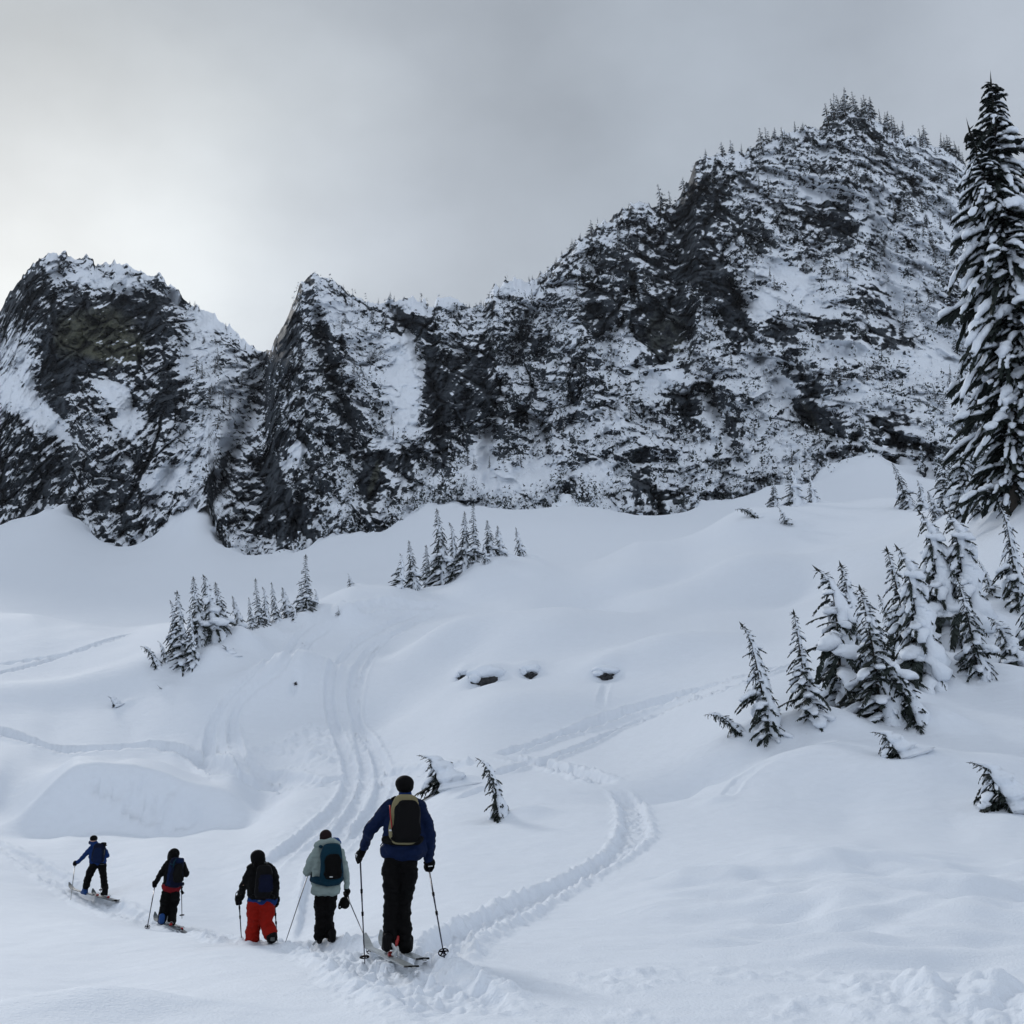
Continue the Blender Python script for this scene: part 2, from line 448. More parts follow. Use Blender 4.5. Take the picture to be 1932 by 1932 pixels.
Ground.Z = Z1
# the big wind drift over a boulder on the left
mx = np.array([-27.5, -26, -24.6, -23.2, -22.2, -21, -19.3, -17.4, -15.6, -14.2, -13.0, -12.2, -11.4])
mh = np.array([0, 0.25, 1.2, 2.9, 3.9, 4.05, 3.9, 3.5, 2.8, 2.0, .9, .2, 0])
for _ in range(1):
    mxx = np.linspace(-27.5, -11.4, 120); mhh = np.interp(mxx, mx, mh); kk = np.hanning(9); kk /= kk.sum()
    mhh = np.convolve(np.pad(mhh, 4), kk, 'valid')
xm = gx / gy * 57.0
fr = gy - 1.2 * np.cos((xm + 19) / 4.5)
prof = sstep(51.0, 53.6, fr) * (1 - sstep(57.5, 69, gy))
Z1 = Z1 + 0.80 * np.interp(xm, mxx, mhh, left=0, right=0) * prof
Ground.Z = Z1
# carve of the left drift: two bowls with a sharp upper lip
def carve(poly, depth, soft):
    """polygon of picture points on the drift face, pressed in"""
    global Z1
    w = [G(px, py, 47, 62) for px, py in poly]
    c = sum(w, Vector()) / len(w)
    ang = np.array([math.atan2(v.y - c.y, v.x - c.x) for v in w]); rad = np.array([math.hypot(v.x - c.x, v.y - c.y) for v in w])
    o = np.argsort(ang); ang = ang[o]; rad = rad[o]
    A = np.arctan2(gy - c.y, gx - c.x); R = np.hypot(gx - c.x, gy - c.y)
    edge = np.interp(A, np.concatenate([ang - 2 * math.pi, ang, ang + 2 * math.pi]), np.tile(rad, 3))
    Z1 = Z1 - depth * sstep(0, soft, edge - R)
carve([(150, 1475), (200, 1482), (260, 1492), (310, 1497), (350, 1488), (340, 1512), (280, 1515), (220, 1505)], 0.35, 0.8)
carve([(215, 1512), (260, 1512), (320, 1508), (388, 1520), (385, 1548), (340, 1562), (290, 1552), (250, 1535)], 0.35, 0.7)
Ground.Z = Z1

# --- ski tracks: picture polylines walked out on the snow, pressed in with ragged edges
def catmull(p, n=10):
    p = np.asarray(p, float); q = np.vstack([2 * p[0] - p[1], p, 2 * p[-1] - p[-2]]); o = []
    for i in range(1, len(q) - 2):
        for k in range(n):
            t = k / n
            o.append(0.5 * ((2 * q[i]) + (-q[i - 1] + q[i + 1]) * t + (2 * q[i - 1] - 5 * q[i] + 4 * q[i + 1] - q[i + 2]) * t * t + (-q[i - 1] + 3 * q[i] - 3 * q[i + 1] + q[i + 2]) * t ** 3))
    o.append(q[-2]); return np.array(o)
def dist_to(line, reach):
    """signed distance of every ground vertex within reach to the world polyline"""
    D = np.full(gx.shape, 99.0); S = np.zeros(gx.shape); base = 0
    for i in range(len(line) - 1):
        a, b = line[i], line[i + 1]
        m = (gx > min(a[0], b[0]) - reach) & (gx < max(a[0], b[0]) + reach) & (gy > min(a[1], b[1]) - reach) & (gy < max(a[1], b[1]) + reach)
        ab = b - a; l = math.hypot(*ab)
        if l < 1e-6: continue
        if m.any():
            x = gx[m] - a[0]; y = gy[m] - a[1]
            t = np.clip((x * ab[0] + y * ab[1]) / l / l, 0, 1)
            ex = x - t * ab[0]; ey = y - t * ab[1]
            d = np.hypot(ex, ey); sg = np.sign(ab[0] * y - ab[1] * x); sg[sg == 0] = 1
            cur = D[m]; k = d < np.abs(cur)
            cur[k] = (d * sg)[k]; D[m] = cur
            c2 = S[m]; c2[k] = base + t[k] * l; S[m] = c2
        base += l
    return D, S, base
def walk(poly, n=6):
    pp = catmull(poly, n)
    w = []
    last = None
    for x, y in pp:
        g = G(x, y)
        v = np.array([g.x, g.y])
        if last is None or (np.hypot(*(v - last)) > 0.15 and np.hypot(*(v - last)) < 40):
            w.append(v); last = v
    w = np.array(w)
    for _ in range(3):
        if len(w) > 4:
            w[1:-1] = 0.5 * w[1:-1] + 0.25 * (w[:-2] + w[2:])
    return w
trackbuf = np.zeros_like(Z1)
def track(poly, half=0.45, depth=0.12, berm=0.05, rough=0.05, grain=0.25, pair=0.0, rag=0.35, fade=2.0):
    global trackbuf
    w = walk(poly)
    half = half * 0.8
    D, S, tot = dist_to(w, half * 3 + pair + 0.8)
    m = np.abs(D) < 50
    x = gx[m]; y = gy[m]; d = D[m]; s = S[m]
    d = d + rag * half * fbm(x / (half * 2.2), y / (half * 2.2), 3, 301)
    f = sstep(0, fade, s) * sstep(0, fade, tot - s)
    if pair > 0:
        u = np.minimum(np.abs(d - pair), np.abs(d + pair)) / half
    else:
        u = np.abs(d) / half
    depth = depth * 1.7; berm = berm * 1.8; rough = rough * 1.45
    prof = -depth * (1 - sstep(0.75, 1.05, u)) + berm * np.exp(-((u - 1.28) / 0.30) ** 2)
    lump = fbm(x / grain, y / grain, 3, 555)
    lump2 = np.maximum(0, fbm(x / (grain * 0.8), y / (grain * 0.8), 2, 777) - 0.12)
    wide = 1 - sstep(1.0, 2.3, np.abs(d) / (half + pair))
    add = (prof + rough * wide * (lump + 2.0 * lump2)) * f
    cur = trackbuf[m]
    trackbuf[m] = np.where(np.abs(add) > np.abs(cur), add, cur)
track([(-60,1575),(0,1601),(69,1636),(124,1675),(176,1704),(248,1733),(311,1751),(385,1767),(468,1778),(560,1785),(640,1796),(715,1818),(790,1850),(850,1885),(930,1950)], .5, .055, .035, .07, .2)
track([(770,1835),(830,1790),(900,1752),(1000,1702),(1100,1655),(1170,1610),(1197,1568),(1186,1515),(1152,1482)], .44, .085, .05, .085, .2)
track([(1152,1482),(1080,1456),(1010,1440),(935,1425)], .6, .16, .06, .14, .35)
track([(935,1425),(1010,1408),(1120,1365),(1250,1320),(1400,1280),(1500,1250)], .5, .22, .12, .11, .5)
track([(930,1462),(1040,1432),(1140,1392),(1240,1345)], .4, .18, .10, .05, .5)
track([(1540,1240),(1420,1285),(1280,1335),(1180,1375)], .35, .14, .12, .12, .5)
track([(842,1138),(790,1165),(735,1190),(690,1215),(655,1255),(642,1310),(655,1370),(684,1430),(692,1480),(670,1530),(620,1580),(570,1622),(535,1665)], .42, .14, .06, .06, .6, pair=.8, fade=7)
track([(820,1150),(770,1180),(720,1215),(690,1260),(676,1310),(672,1370),(688,1440),(684,1490),(650,1560),(600,1640),(590,1710),(583,1775)], .34, .11, .05, .05, .6, pair=.0, fade=7)
track([(645,1150),(590,1190),(530,1240),(470,1290),(428,1340),(416,1390),(430,1440),(442,1466)], .40, .15, .07, .06, .6, pair=.7, fade=5)
track([(420,1395),(470,1445),(560,1480),(640,1472),(700,1464),(800,1456),(930,1438)], .8, .12, .05, .13, .45)
track([(490,1430),(560,1405),(640,1365)], 1.6, .05, .03, .17, .6)
track([(520,1450),(600,1430),(670,1400)], 1.3, .04, .03, .15, .6)
track([(655,1146),(740,1140),(845,1142)], 1.2, .16, .09, .2, 1.0)
track([(-40,1368),(0,1380),(60,1400),(130,1416),(220,1410),(300,1406),(380,1432),(440,1466),(540,1484)], .55, .30, .10, .10, .5)
track([(-40,1285),(0,1270),(80,1250),(180,1215),(270,1188)], .45, .3, .1, .06, .8)
track([(-40,1258),(60,1245),(160,1225),(250,1196)], .35, .2, .08, .05, .8)
track([(945,1478),(885,1500),(825,1516)], .35, .10, .05, .02, .4)
track([(1147,1280),(1138,1310),(1130,1345)], .3, .07, .03, .02, .5, fade=2.5)
track([(1480,1420),(1410,1460),(1360,1510)], .3, .03, .02, .02, .4, fade=2)
def blur2(A, n):
    B = np.zeros_like(A)
    for i in range(-n, n + 1):
        for j in range(-n, n + 1):
            B += np.roll(np.roll(A, i, 0), j, 1)
    return B / (2 * n + 1) ** 2
Z1 = Z1 + 0.5 * blur2(trackbuf, 1) + 0.5 * trackbuf
# churned and shovelled snow at the feet of the party and along the lower right
ch = sstep(-0.5, 1.2, gx + 0.15 * (gy - 10)) * sstep(8.0, 9.0, gy) * (1 - sstep(10.6, 13.0, gy + 0.25 * np.maximum(gx - 1.5, 0)))
ch = ch * sstep(-0.25, 0.2, fbm(gx / 1.7, gy / 1.5, 2, 90)) * (1 - np.exp(-(((gx + 1.2) / 0.55) ** 2 + ((gy - 11.3) / 1.3) ** 2)))
lum = fbm(gx / 0.26, gy / 0.34, 3, 91)
chd = None
Z1 = Z1 + ch * blur2(0.055 * lum + 0.10 * np.maximum(0, lum - 0.10), 1)
big = sstep(2.2, 3.4, gx) * (1 - sstep(9.4, 10.6, gy + 0.2 * fbm(gx * 2, gy * 2, 2, 95)))
def domes(x, y, seed):
    ix = np.floor(x).astype(np.int64); iy = np.floor(y).astype(np.int64); h = np.zeros(x.shape)
    for i in (-1, 0, 1):
        for j in (-1, 0, 1):
            a = _hash(ix + i, iy + j, seed) / 4294967296.0; b = _hash(ix + i, iy + j, seed + 5) / 4294967296.0; c = _hash(ix + i, iy + j, seed + 9) / 4294967296.0
            d2 = (x - ix - i - a) ** 2 + (y - iy - j - b) ** 2
            h = np.maximum(h, np.sqrt(np.maximum(0, (0.25 + 0.4 * c) ** 2 - d2)))
    return h
wq = 0.05 * fbm(gx / 0.15, gy / 0.15, 2, 99)
blk = 0.17 * domes((gx + wq) / 0.42, (gy + wq) / 0.5, 96) + 0.09 * domes((gx + wq) / 0.19, (gy - wq) / 0.23, 98) + 0.05 * fbm(gx / 0.3, gy / 0.35, 3, 97)
Z1 = Z1 + big * (blur2(blk, 1) * 1.3 + 0.04)
Z1 = Z1 + ch * sstep(0.0, 0.35, fbm(gx / 0.8, gy / 0.9, 2, 93)) * 0.055 * blur2(domes((gx + wq) / 0.24, (gy - wq) / 0.3, 94), 1)
feet = np.exp(-(((gx + 1.15) / 0.9) ** 2 + ((gy - 11.7) / 1.8) ** 2))
Z1 = Z1 + feet * 0.02 * fbm(gx / 0.2, gy / 0.26, 2, 98)
Ground.Z = Z1

pxg = PW / 2 + (gx / np.maximum(gy, 1e-3)) * FPX * 0.9725
nearc = sstep(70, 5, np.interp(pxg, BASE[:, 0], BASE[:, 2]) - gy) * (gy > 150) * (rr < 620)
Z1 = Z1 + nearc * (9 * fbm(gx / 26, gy / 60, 3, 401) + 6 * ridged(gx / 17, gy / 70, 2, 402) + 3.5 * fbm(gx / 8, gy / 25, 2, 403) - 3)
Ground.Z = Z1
# ------------------------------------------------------------------ cliffs: a tall rock face standing behind the apron
pxs = np.concatenate([np.linspace(-420, -45, 50), np.linspace(-40, 1972, 1080), np.linspace(1980, 2500, 60)])
NCX = len(pxs)
NS = 420
sv = np.concatenate([np.linspace(-0.10, 1.0, NS)])
bpy_ = np.interp(pxs, BASE[:, 0], BASE[:, 1]); bY = np.interp(pxs, BASE[:, 0], BASE[:, 2])
rpy_ = np.interp(pxs, RIDGE[:, 0], RIDGE[:, 1]); rY = np.interp(pxs, RIDGE[:, 0], RIDGE[:, 2])
jag = fbm(pxs / 26, pxs * 0, 4, 61) * 11 - np.maximum(0, fbm(pxs / 13, pxs * 0 + 3, 2, 62) - 0.05) * 24 + np.maximum(0, fbm(pxs / 17, pxs * 0 + 9, 2, 63) - 0.1) * 20
jag = jag * 0.75 + np.where(pxs < 360, 4 * facets(pxs / 22, pxs * 0 + .3, 64), 0)
rpy_s = rpy_.copy(); rpy_ = rpy_ + jag
kz = np.ones(9) / 9
bY = np.convolve(np.pad(bY, 4, mode='edge'), kz, 'valid'); rY = np.convolve(np.pad(rY, 4, mode='edge'), kz, 'valid')
SS, PX = np.meshgrid(sv, pxs, indexing='ij')
PY = bpy_[None, :] + (rpy_s - bpy_)[None, :] * SS + jag[None, :] * np.clip(SS, 0, 1) ** 14
gs = np.where(SS < 0, SS * 0.25, SS)
gs = 0.85 * gs + 0.15 * gs ** 3
YY = bY[None, :] + (rY - bY)[None, :] * gs
CA, CE = ray(PX, PY)
XM = CA * YY; ZM = CAMZ + CE * YY
def blob(lst):
    o = np.zeros(PX.shape)
    wx = PX + 16 * fbm(PX / 60, PY / 60, 3, 71); wy = PY + 16 * fbm(PX / 60, PY / 60, 3, 72)
    for (x, y, sx, sy, r, v) in lst:
        c, s = math.cos(math.radians(r)), math.sin(math.radians(r))
        u = ((wx - x) * c + (wy - y) * s) / sx; w = (-(wx - x) * s + (wy - y) * c) / sy
        o = o + v * np.exp(-np.minimum((u * u + w * w) ** 2, 30))
    return o
# bare walls (negative) and snowfields (positive): centre, half sizes, tilt in the picture
WALL = blob([(185, 640, 105, 75, 8, 1), (110, 690, 40, 90, 10, 1), (280, 590, 65, 50, 20, .8), (50, 560, 40, 40, 0, .6), (325, 720, 22, 75, 6, .9), (60, 900, 80, 70, 25, .35), (215, 960, 45, 50, 0, .6),
    (540, 640, 26, 60, 20, .6), (605, 640, 16, 120, -14, .7), (500, 930, 50, 90, 0, .55), (560, 1000, 60, 50, 0, .6), (700, 910, 22, 90, 4, .8), (745, 890, 55, 60, 10, .5),
    (770, 610, 45, 35, 20, .8), (820, 760, 22, 130, -8, 1), (885, 720, 58, 95, 4, .75), (655, 800, 25, 90, -5, .4), (590, 850, 60, 80, 0, .2),
    (1245, 625, 55, 70, 30, 1), (1130, 590, 40, 55, 0, .7), (1200, 500, 110, 60, 15, .35), (1330, 400, 70, 60, 0, .45), (1290, 470, 60, 80, 0, .35), (1350, 540, 35, 60, -15, .7),
    (1460, 620, 55, 18, 38, 1), (1395, 600, 25, 60, 0, .7), (1560, 400, 70, 30, 10, .6), (1600, 440, 90, 25, 10, .5), (1650, 570, 50, 30, 20, .6), (1560, 620, 40, 22, 30, .8), (1680, 640, 45, 30, 25, .8),
    (1520, 750, 35, 75, -25, .8), (1560, 800, 60, 25, 15, .8), (1700, 800, 60, 30, 10, .6), (1660, 850, 80, 35, -10, .6), (1210, 900, 20, 90, 0, .7), (1290, 760, 30, 70, -25, .6), (1270, 960, 60, 30, 0, .6),
    (1380, 800, 25, 90, -20, .35), (1000, 640, 50, 50, 0, .25), (950, 800, 30, 60, 0, .2), (1100, 700, 50, 70, 0, .15)])
FIELD = blob([(405, 605, 60, 22, 32, 1), (370, 660, 40, 60, 20, .8), (245, 545, 70, 22, 12, .55), (140, 515, 60, 18, 15, .4), (85, 790, 85, 20, 38, 1), (20, 680, 50, 60, 0, .6), (30, 740, 40, 35, 0, .6),
    (215, 735, 36, 26, 30, 1), (240, 800, 30, 30, 30, .9), (315, 900, 45, 28, -10, 1), (430, 780, 50, 90, 0, .45), (375, 840, 40, 60, 0, .4),
    (625, 590, 55, 30, 20, .7), (690, 680, 40, 70, 0, .45), (762, 740, 40, 90, 4, 1), (750, 655, 40, 30, 0, .6), (560, 860, 26, 30, -30, .9), (640, 960, 22, 60, 20, .35), (720, 830, 30, 40, 0, .4),
    (840, 570, 35, 14, 10, .8), (975, 545, 50, 18, 5, .8), (765, 575, 40, 12, 5, .8), (905, 870, 30, 50, 20, .9), (985, 905, 80, 36, -12, 1), (1130, 895, 48, 32, -5, 1), (930, 940, 30, 20, 0, .6),
    (1250, 715, 48, 24, -5, 1), (1180, 660, 40, 50, 0, .5), (1060, 640, 40, 60, 0, .3), (1480, 518, 52, 26, 30, 1), (1440, 575, 32, 36, 35, 1), (1530, 560, 60, 40, 25, .6), (1600, 520, 50, 30, 10, .6),
    (1605, 662, 80, 18, 6, 1), (1740, 680, 60, 20, 5, .7), (1720, 560, 50, 70, 0, .4), (1790, 700, 70, 110, 0, .6), (1680, 500, 30, 90, 0, .4), (1640, 400, 30, 70, 20, .5), (1530, 365, 40, 14, 10, .7),
    (1780, 420, 60, 90, 0, .4), (1430, 720, 40, 60, 0, .35), (1480, 740, 30, 25, 0, .7), (1440, 840, 50, 60, 0, .45), (1500, 860, 50, 30, 0, .5), (1330, 840, 40, 60, 0, .3), (1600, 745, 50, 20, 0, .5), (1650, 760, 60, 30, 0, .4),
    (1180, 800, 70, 50, 0, .35), (1060, 800, 70, 70, 0, .3)])
WALL = np.clip(WALL, 0, 1); FIELD = np.clip(FIELD, 0, 1)
# gullies cut into the face
def gully(poly, width, depth):
    pl = catmull(poly, 8); o = np.zeros(PX.shape)
    D = np.full(PX.shape, 1e9)
    wx = PX + 9 * fbm(PX / 25, PY / 25, 3, 81)
    for i in range(len(pl) - 1):
        a, b = pl[i], pl[i + 1]; ab = b - a; l2 = (ab ** 2).sum() + 1e-9
        t = np.clip(((wx - a[0]) * ab[0] + (PY - a[1]) * ab[1]) / l2, 0, 1)
        D = np.minimum(D, np.hypot(wx - a[0] - t * ab[0], PY - a[1] - t * ab[1]))
    return depth * np.exp(-(D / width) ** 2)
GUL = gully([(505, 660), (478, 760), (440, 850), (415, 930)], 18, 45) + gully([(730, 575), (780, 640), (815, 720), (830, 820), (800, 930)], 14, 16) \
    + gully([(1000, 600), (960, 700), (930, 800), (920, 900)], 16, 18) + gully([(1370, 470), (1400, 600), (1450, 700), (1530, 800)], 16, 16) \
    + gully([(1120, 480), (1130, 580), (1150, 700)], 18, 12) + gully([(600, 590), (620, 700), (660, 800), (680, 930)], 12, 14) \
    + gully([(1300, 640), (1350, 760), (1400, 880)], 14, 12) + gully([(330, 560), (345, 700), (335, 850), (290, 960)], 14, 16) + gully([(1640, 330), (1660, 480), (1700, 640)], 16, 14)
k = (rY - bY)[None, :] / (ZM[-1] - ZM[10])[None, :]
rgh = 1 - 0.72 * FIELD
wallf = 1 - 0.15 * WALL
D = -24 * ridged(XM / 80 + 0.25 * ZM / 80, ZM / 190, 3, 101) + 8 * fbm(XM / 40, ZM / 30, 3, 102) + GUL
wA = fbm(XM / 34, ZM / 34, 4, 111); wB = fbm(XM / 34, ZM / 34, 4, 112)
h1 = ZM + 0.9 * XM + 24 * wA
h2 = ZM - 1.2 * XM + 22 * wB
sel = sstep(-0.06, 0.06, fbm(XM / 55, ZM / 70, 3, 115))
def terr(h, per, edge=0.6):
    f = h / per; fr = f - np.floor(f)
    return k * per * (sstep(edge, 1.0, fr) - fr)
def both(per, w, sd):
    j = w * fbm(XM / (per * 1.1), ZM / (per * 1.1), 3, sd)
    return terr(h1 + j, per) * sel + terr(h2 + j, per) * (1 - sel)
pat = sstep(-0.25, 0.25, fbm(XM / 26, ZM / 30, 3, 119))
D = D + rgh * wallf * (0.7 * both(26, 16, 121) + 0.6 * pat * both(11, 12, 123))
wx1 = XM + 7 * fbm(XM / 16, ZM / 16, 3, 131) + 0.5 * ZM; wz1 = ZM + 7 * fbm(XM / 16, ZM / 16, 3, 132)
wx2 = XM + 2.5 * fbm(XM / 5, ZM / 5, 2, 133) - 0.55 * ZM; wz2 = ZM + 2.5 * fbm(XM / 5, ZM / 5, 2, 134) + 0.55 * XM
rib = ridged((XM + 9 * fbm(XM / 40, ZM / 60, 2, 135)) / 30 + 0.25 * ZM / 30, ZM / 130, 3, 151)
D = D - rgh * 9.0 * rib
f1, c1 = facets(wx1 / 25, wz1 / 46, 141, True); f2, c2 = facets(wx1 / 11, wz1 / 19, 142, True); f3, c3 = facets(wx2 / 5.0, wz2 / 7.6, 143, True)
D = D + rgh * (8.5 * f1 + 6.5 * f2 + 4.2 * f3 * (1 - 0.2 * WALL) + 1.9 * facets(wx2 / 2.4, wz2 / 3.0, 144))
crk = 4.5 * np.exp(-(c1 / 0.05) ** 2) + 2.6 * np.exp(-(c2 / 0.08) ** 2) * pat
cl = 1 - 2 * np.abs(perlin((XM + 6 * fbm(XM / 14, ZM / 30, 2, 137) + 0.18 * ZM) / 26, ZM / 150, 138))
cl2 = 1 - 2 * np.abs(perlin((XM + 5 * fbm(XM / 12, ZM / 20, 2, 139) - 0.55 * ZM) / 24, (ZM + 0.5 * XM) / 130, 140))
cleft = np.maximum(sstep(0.80, 0.97, cl), 0.8 * sstep(0.83, 0.97, cl2)) * sstep(-0.15, 0.2, fbm(XM / 60, ZM / 60, 2, 136))
D = D + rgh * (crk + 8.0 * cleft)
D = D + rgh * (1.2 * fbm(XM / 3.2, ZM / 3.6, 3, 152) + 0.7 * fbm(XM / 1.3, ZM / 1.3, 2, 153))
D = D + WALL * 1.2 * ridged(XM / 6, ZM / 45, 2, 161)
D = D * (0.45 + 0.55 * sstep(1.01, 0.95, SS))
D = D - 20 * (0.35 + ridged(PX / 42, PY / 120, 3, 191)) * np.exp(-np.maximum(SS + 0.02, 0) ** 2 / 0.016)
D = D - FIELD * 4.0
Yd = YY + D
X = CA * Yd; Zd = CAMZ + CE * Yd
def normals_z(X, Y, Z):
    def dif(A, ax):
        return np.gradient(A, axis=ax)
    ux, uy, uz = dif(X, 1), dif(Y, 1), dif(Z, 1)
    vx, vy, vz = dif(X, 0), dif(Y, 0), dif(Z, 0)
    nx = uy * vz - uz * vy; ny = uz * vx - ux * vz; nz = ux * vy - uy * vx
    l = np.sqrt(nx * nx + ny * ny + nz * nz) + 1e-9
    s = np.sign(-ny); s[s == 0] = 1
    return nz / l * s, nx / l * s
def blur(A, n):
    for ax in (0, 1):
        p = [(0, 0), (0, 0)]; p[ax] = (n, n)
        B = np.pad(A, p, mode='edge'); c = np.cumsum(B, axis=ax)
        z = np.zeros_like(np.take(c, [0], axis=ax)); c = np.concatenate([z, c], axis=ax)
        w = 2 * n + 1
        A = (np.take(c, range(w, c.shape[ax]), axis=ax) - np.take(c, range(0, c.shape[ax] - w), axis=ax)) / w
    return A
nz, nx = normals_z(X, Yd, Zd)
nzb = 0.55 * nz + 0.45 * blur(nz, 2)
nzc = blur(nz, 7)
dg = np.where(PX < 520, -0.6, 0.65)
al = XM - dg * ZM; acx = dg * XM + ZM
snow = 0.54 * nzb + 0.06 * nzc + 0.70 * FIELD - 0.40 * WALL - 0.05 * crk - 0.30 * cleft * (1 - FIELD) + 0.12 * fbm(XM / 40, ZM / 50, 3, 171) + 0.36 * fbm(al / 12, acx / 4.6, 3, 172) + 0.36 * fbm((XM - 0.3 * ZM) / 2.3, ZM / 4.6, 2, 173) + 0.10 * nx
hag = Zd - ground(X, Yd)
snow = snow + np.exp(-np.maximum(hag, 0) / 9.0) * (0.15 + 1.1 * fbm(XM / 10, ZM / 8, 3, 175))
thr = np.quantile(snow, 0.46)
snow = (snow - thr) / 0.26 * 0.5 + 0.5
mk = np.clip(snow, 0, 1)
mk = mk * mk * (3 - 2 * mk)
# snow lies proud of the rock
Yb = blur(Yd, 2)
Yd = Yd + mk * (np.minimum(Yb - Yd, 0.3) * 0.6 - 0.8)
lich = np.clip(blob([(190, 625, 90, 48, 8, 1), (215, 665, 60, 35, 0, .9), (130, 650, 30, 45, 0, .6), (1250, 630, 50, 60, 30, .55), (1290, 660, 20, 20, 0, .4), (705, 905, 10, 40, 8, .8), (1530, 790, 14, 50, -20, .6), (1600, 830, 40, 16, 10, .35)]), 0, 1)
X = CA * Yd; Zd = CAMZ + CE * Yd
Y_ = Yd
# back of the ridge
rows = []
for i, (db, dz) in enumerate([(1.5, -0.4), (4, -1.5), (9, -5), (18, -13), (35, -32), (70, -80), (120, -170), (170, -290)]):
    sx = X[-1] + (X[-1] / Y_[-1]) * db; rows.append((sx, Y_[-1] + db, Zd[-1] + dz))
Xf = np.vstack([X] + [r[0][None] for r in rows]); Yf = np.vstack([Y_] + [r[1][None] for r in rows]); Zf = np.vstack([Zd] + [r[2][None] for r in rows])
nrow = Xf.shape[0]
pad = nrow - snow.shape[0]
snow_f = np.vstack([snow, np.repeat(np.maximum(snow[-1:], 0.8), pad, 0)]); lich_f = np.vstack([lich, np.zeros((pad, NCX))])
me = grid_mesh('cliff', np.stack([Xf, Yf, Zf], -1).reshape(-1, 3), nrow, NCX, smooth=True)
for nm, arr in (('snow_cover', snow_f), ('lichen', lich_f)):
    at = me.attributes.new(nm, 'FLOAT', 'POINT'); at.data.foreach_set('value', arr.astype(np.float32).ravel())
m, t, b = new_mat('snowy_rock')
g = N(t, 'ShaderNodeTexCoord')
atn = N(t, 'ShaderNodeAttribute'); atn.attribute_name = 'snow_cover'
lin = N(t, 'ShaderNodeAttribute'); lin.attribute_name = 'lichen'
sn = N(t, 'ShaderNodeTexNoise'); sn.inputs['Scale'].default_value = 0.42; sn.inputs['Detail'].default_value = 4; sn.inputs['Roughness'].default_value = 0.65
L(t, g.outputs['Object'], sn.inputs['Vector'])
ma = N(t, 'ShaderNodeMath', operation='MULTIPLY_ADD'); ma.inputs[1].default_value = 1.1; ma.inputs[2].default_value = -0.55
L(t, sn.outputs['Fac'], ma.inputs[0])
ad = N(t, 'ShaderNodeMath', operation='ADD'); L(t, atn.outputs['Fac'], ad.inputs[0]); L(t, ma.outputs[0], ad.inputs[1])
mr = N(t, 'ShaderNodeMapRange'); mr.interpolation_type = 'SMOOTHSTEP'; mr.inputs['From Min'].default_value = 0.36; mr.inputs['From Max'].default_value = 0.64
L(t, ad.outputs[0], mr.inputs['Value'])
# rock: dark, streaked down the face, lichen on the sheltered walls
rmp = N(t, 'ShaderNodeMapping'); rmp.inputs['Scale'].default_value = (1, 1, 0.22); L(t, g.outputs['Object'], rmp.inputs[0])
rn = N(t, 'ShaderNodeTexNoise'); rn.inputs['Scale'].default_value = 0.28; rn.inputs['Detail'].default_value = 6; L(t, rmp.outputs[0], rn.inputs['Vector'])
rc = N(t, 'ShaderNodeValToRGB'); rc.color_ramp.elements[0].position = 0.32; rc.color_ramp.elements[0].color = (0.007, 0.010, 0.016, 1)
rc.color_ramp.elements[1].position = 0.72; rc.color_ramp.elements[1].color = (0.052, 0.065, 0.080, 1)
L(t, rn.outputs['Fac'], rc.inputs[0])
lc = N(t, 'ShaderNodeMix', data_type='RGBA'); lc.inputs['B'].default_value = (0.090, 0.094, 0.062, 1)
lf = N(t, 'ShaderNodeMath', operation='MULTIPLY'); L(t, lin.outputs['Fac'], lf.inputs[0]); L(t, rn.outputs['Fac'], lf.inputs[1])
lm = N(t, 'ShaderNodeMapRange'); lm.inputs['From Min'].default_value = 0.18; lm.inputs['From Max'].default_value = 0.62; L(t, lf.outputs[0], lm.inputs['Value'])
L(t, lm.outputs[0], lc.inputs['Factor']); L(t, rc.outputs['Color'], lc.inputs['A'])
sm = N(t, 'ShaderNodeMix', data_type='RGBA'); sm.inputs['B'].default_value = (*SNOW_COL, 1)
L(t, mr.outputs[0], sm.inputs['Factor']); L(t, lc.outputs['Result'], sm.inputs['A'])
L(t, sm.outputs['Result'], b.inputs['Base Color'])
bn = N(t, 'ShaderNodeTexNoise'); bn.inputs['Scale'].default_value = 0.9; bn.inputs['Detail'].default_value = 6; L(t, g.outputs['Object'], bn.inputs['Vector'])
bp = N(t, 'ShaderNodeBump'); bp.inputs['Strength'].default_value = 0.8; bp.inputs['Distance'].default_value = 0.9
L(t, bn.outputs['Fac'], bp.inputs['Height']); L(t, bp.outputs[0], b.inputs['Normal'])
b.inputs['Roughness'].default_value = 0.8; b.inputs['Specular IOR Level'].default_value = 0.2
M['cliff'] = m
me.materials.append(m)
cliff = link(bpy.data.objects.new('cliff', me))
tag(cliff, 'long snow-plastered rock wall with dark crags rising behind the white slopes', 'cliff', kind='structure')
CLX, CLY, CLZ = X, Y_, Zd
def on_cliff(px, py):
    c = int(np.clip(np.searchsorted(pxs, px), 0, NCX - 1))
    s = (py - bpy_[c]) / (rpy_[c] - bpy_[c])
    r = int(np.clip(np.searchsorted(sv, s), 0, NS - 1))
    return Vector((float(CLX[r, c]), float(CLY[r, c]), float(CLZ[r, c])))
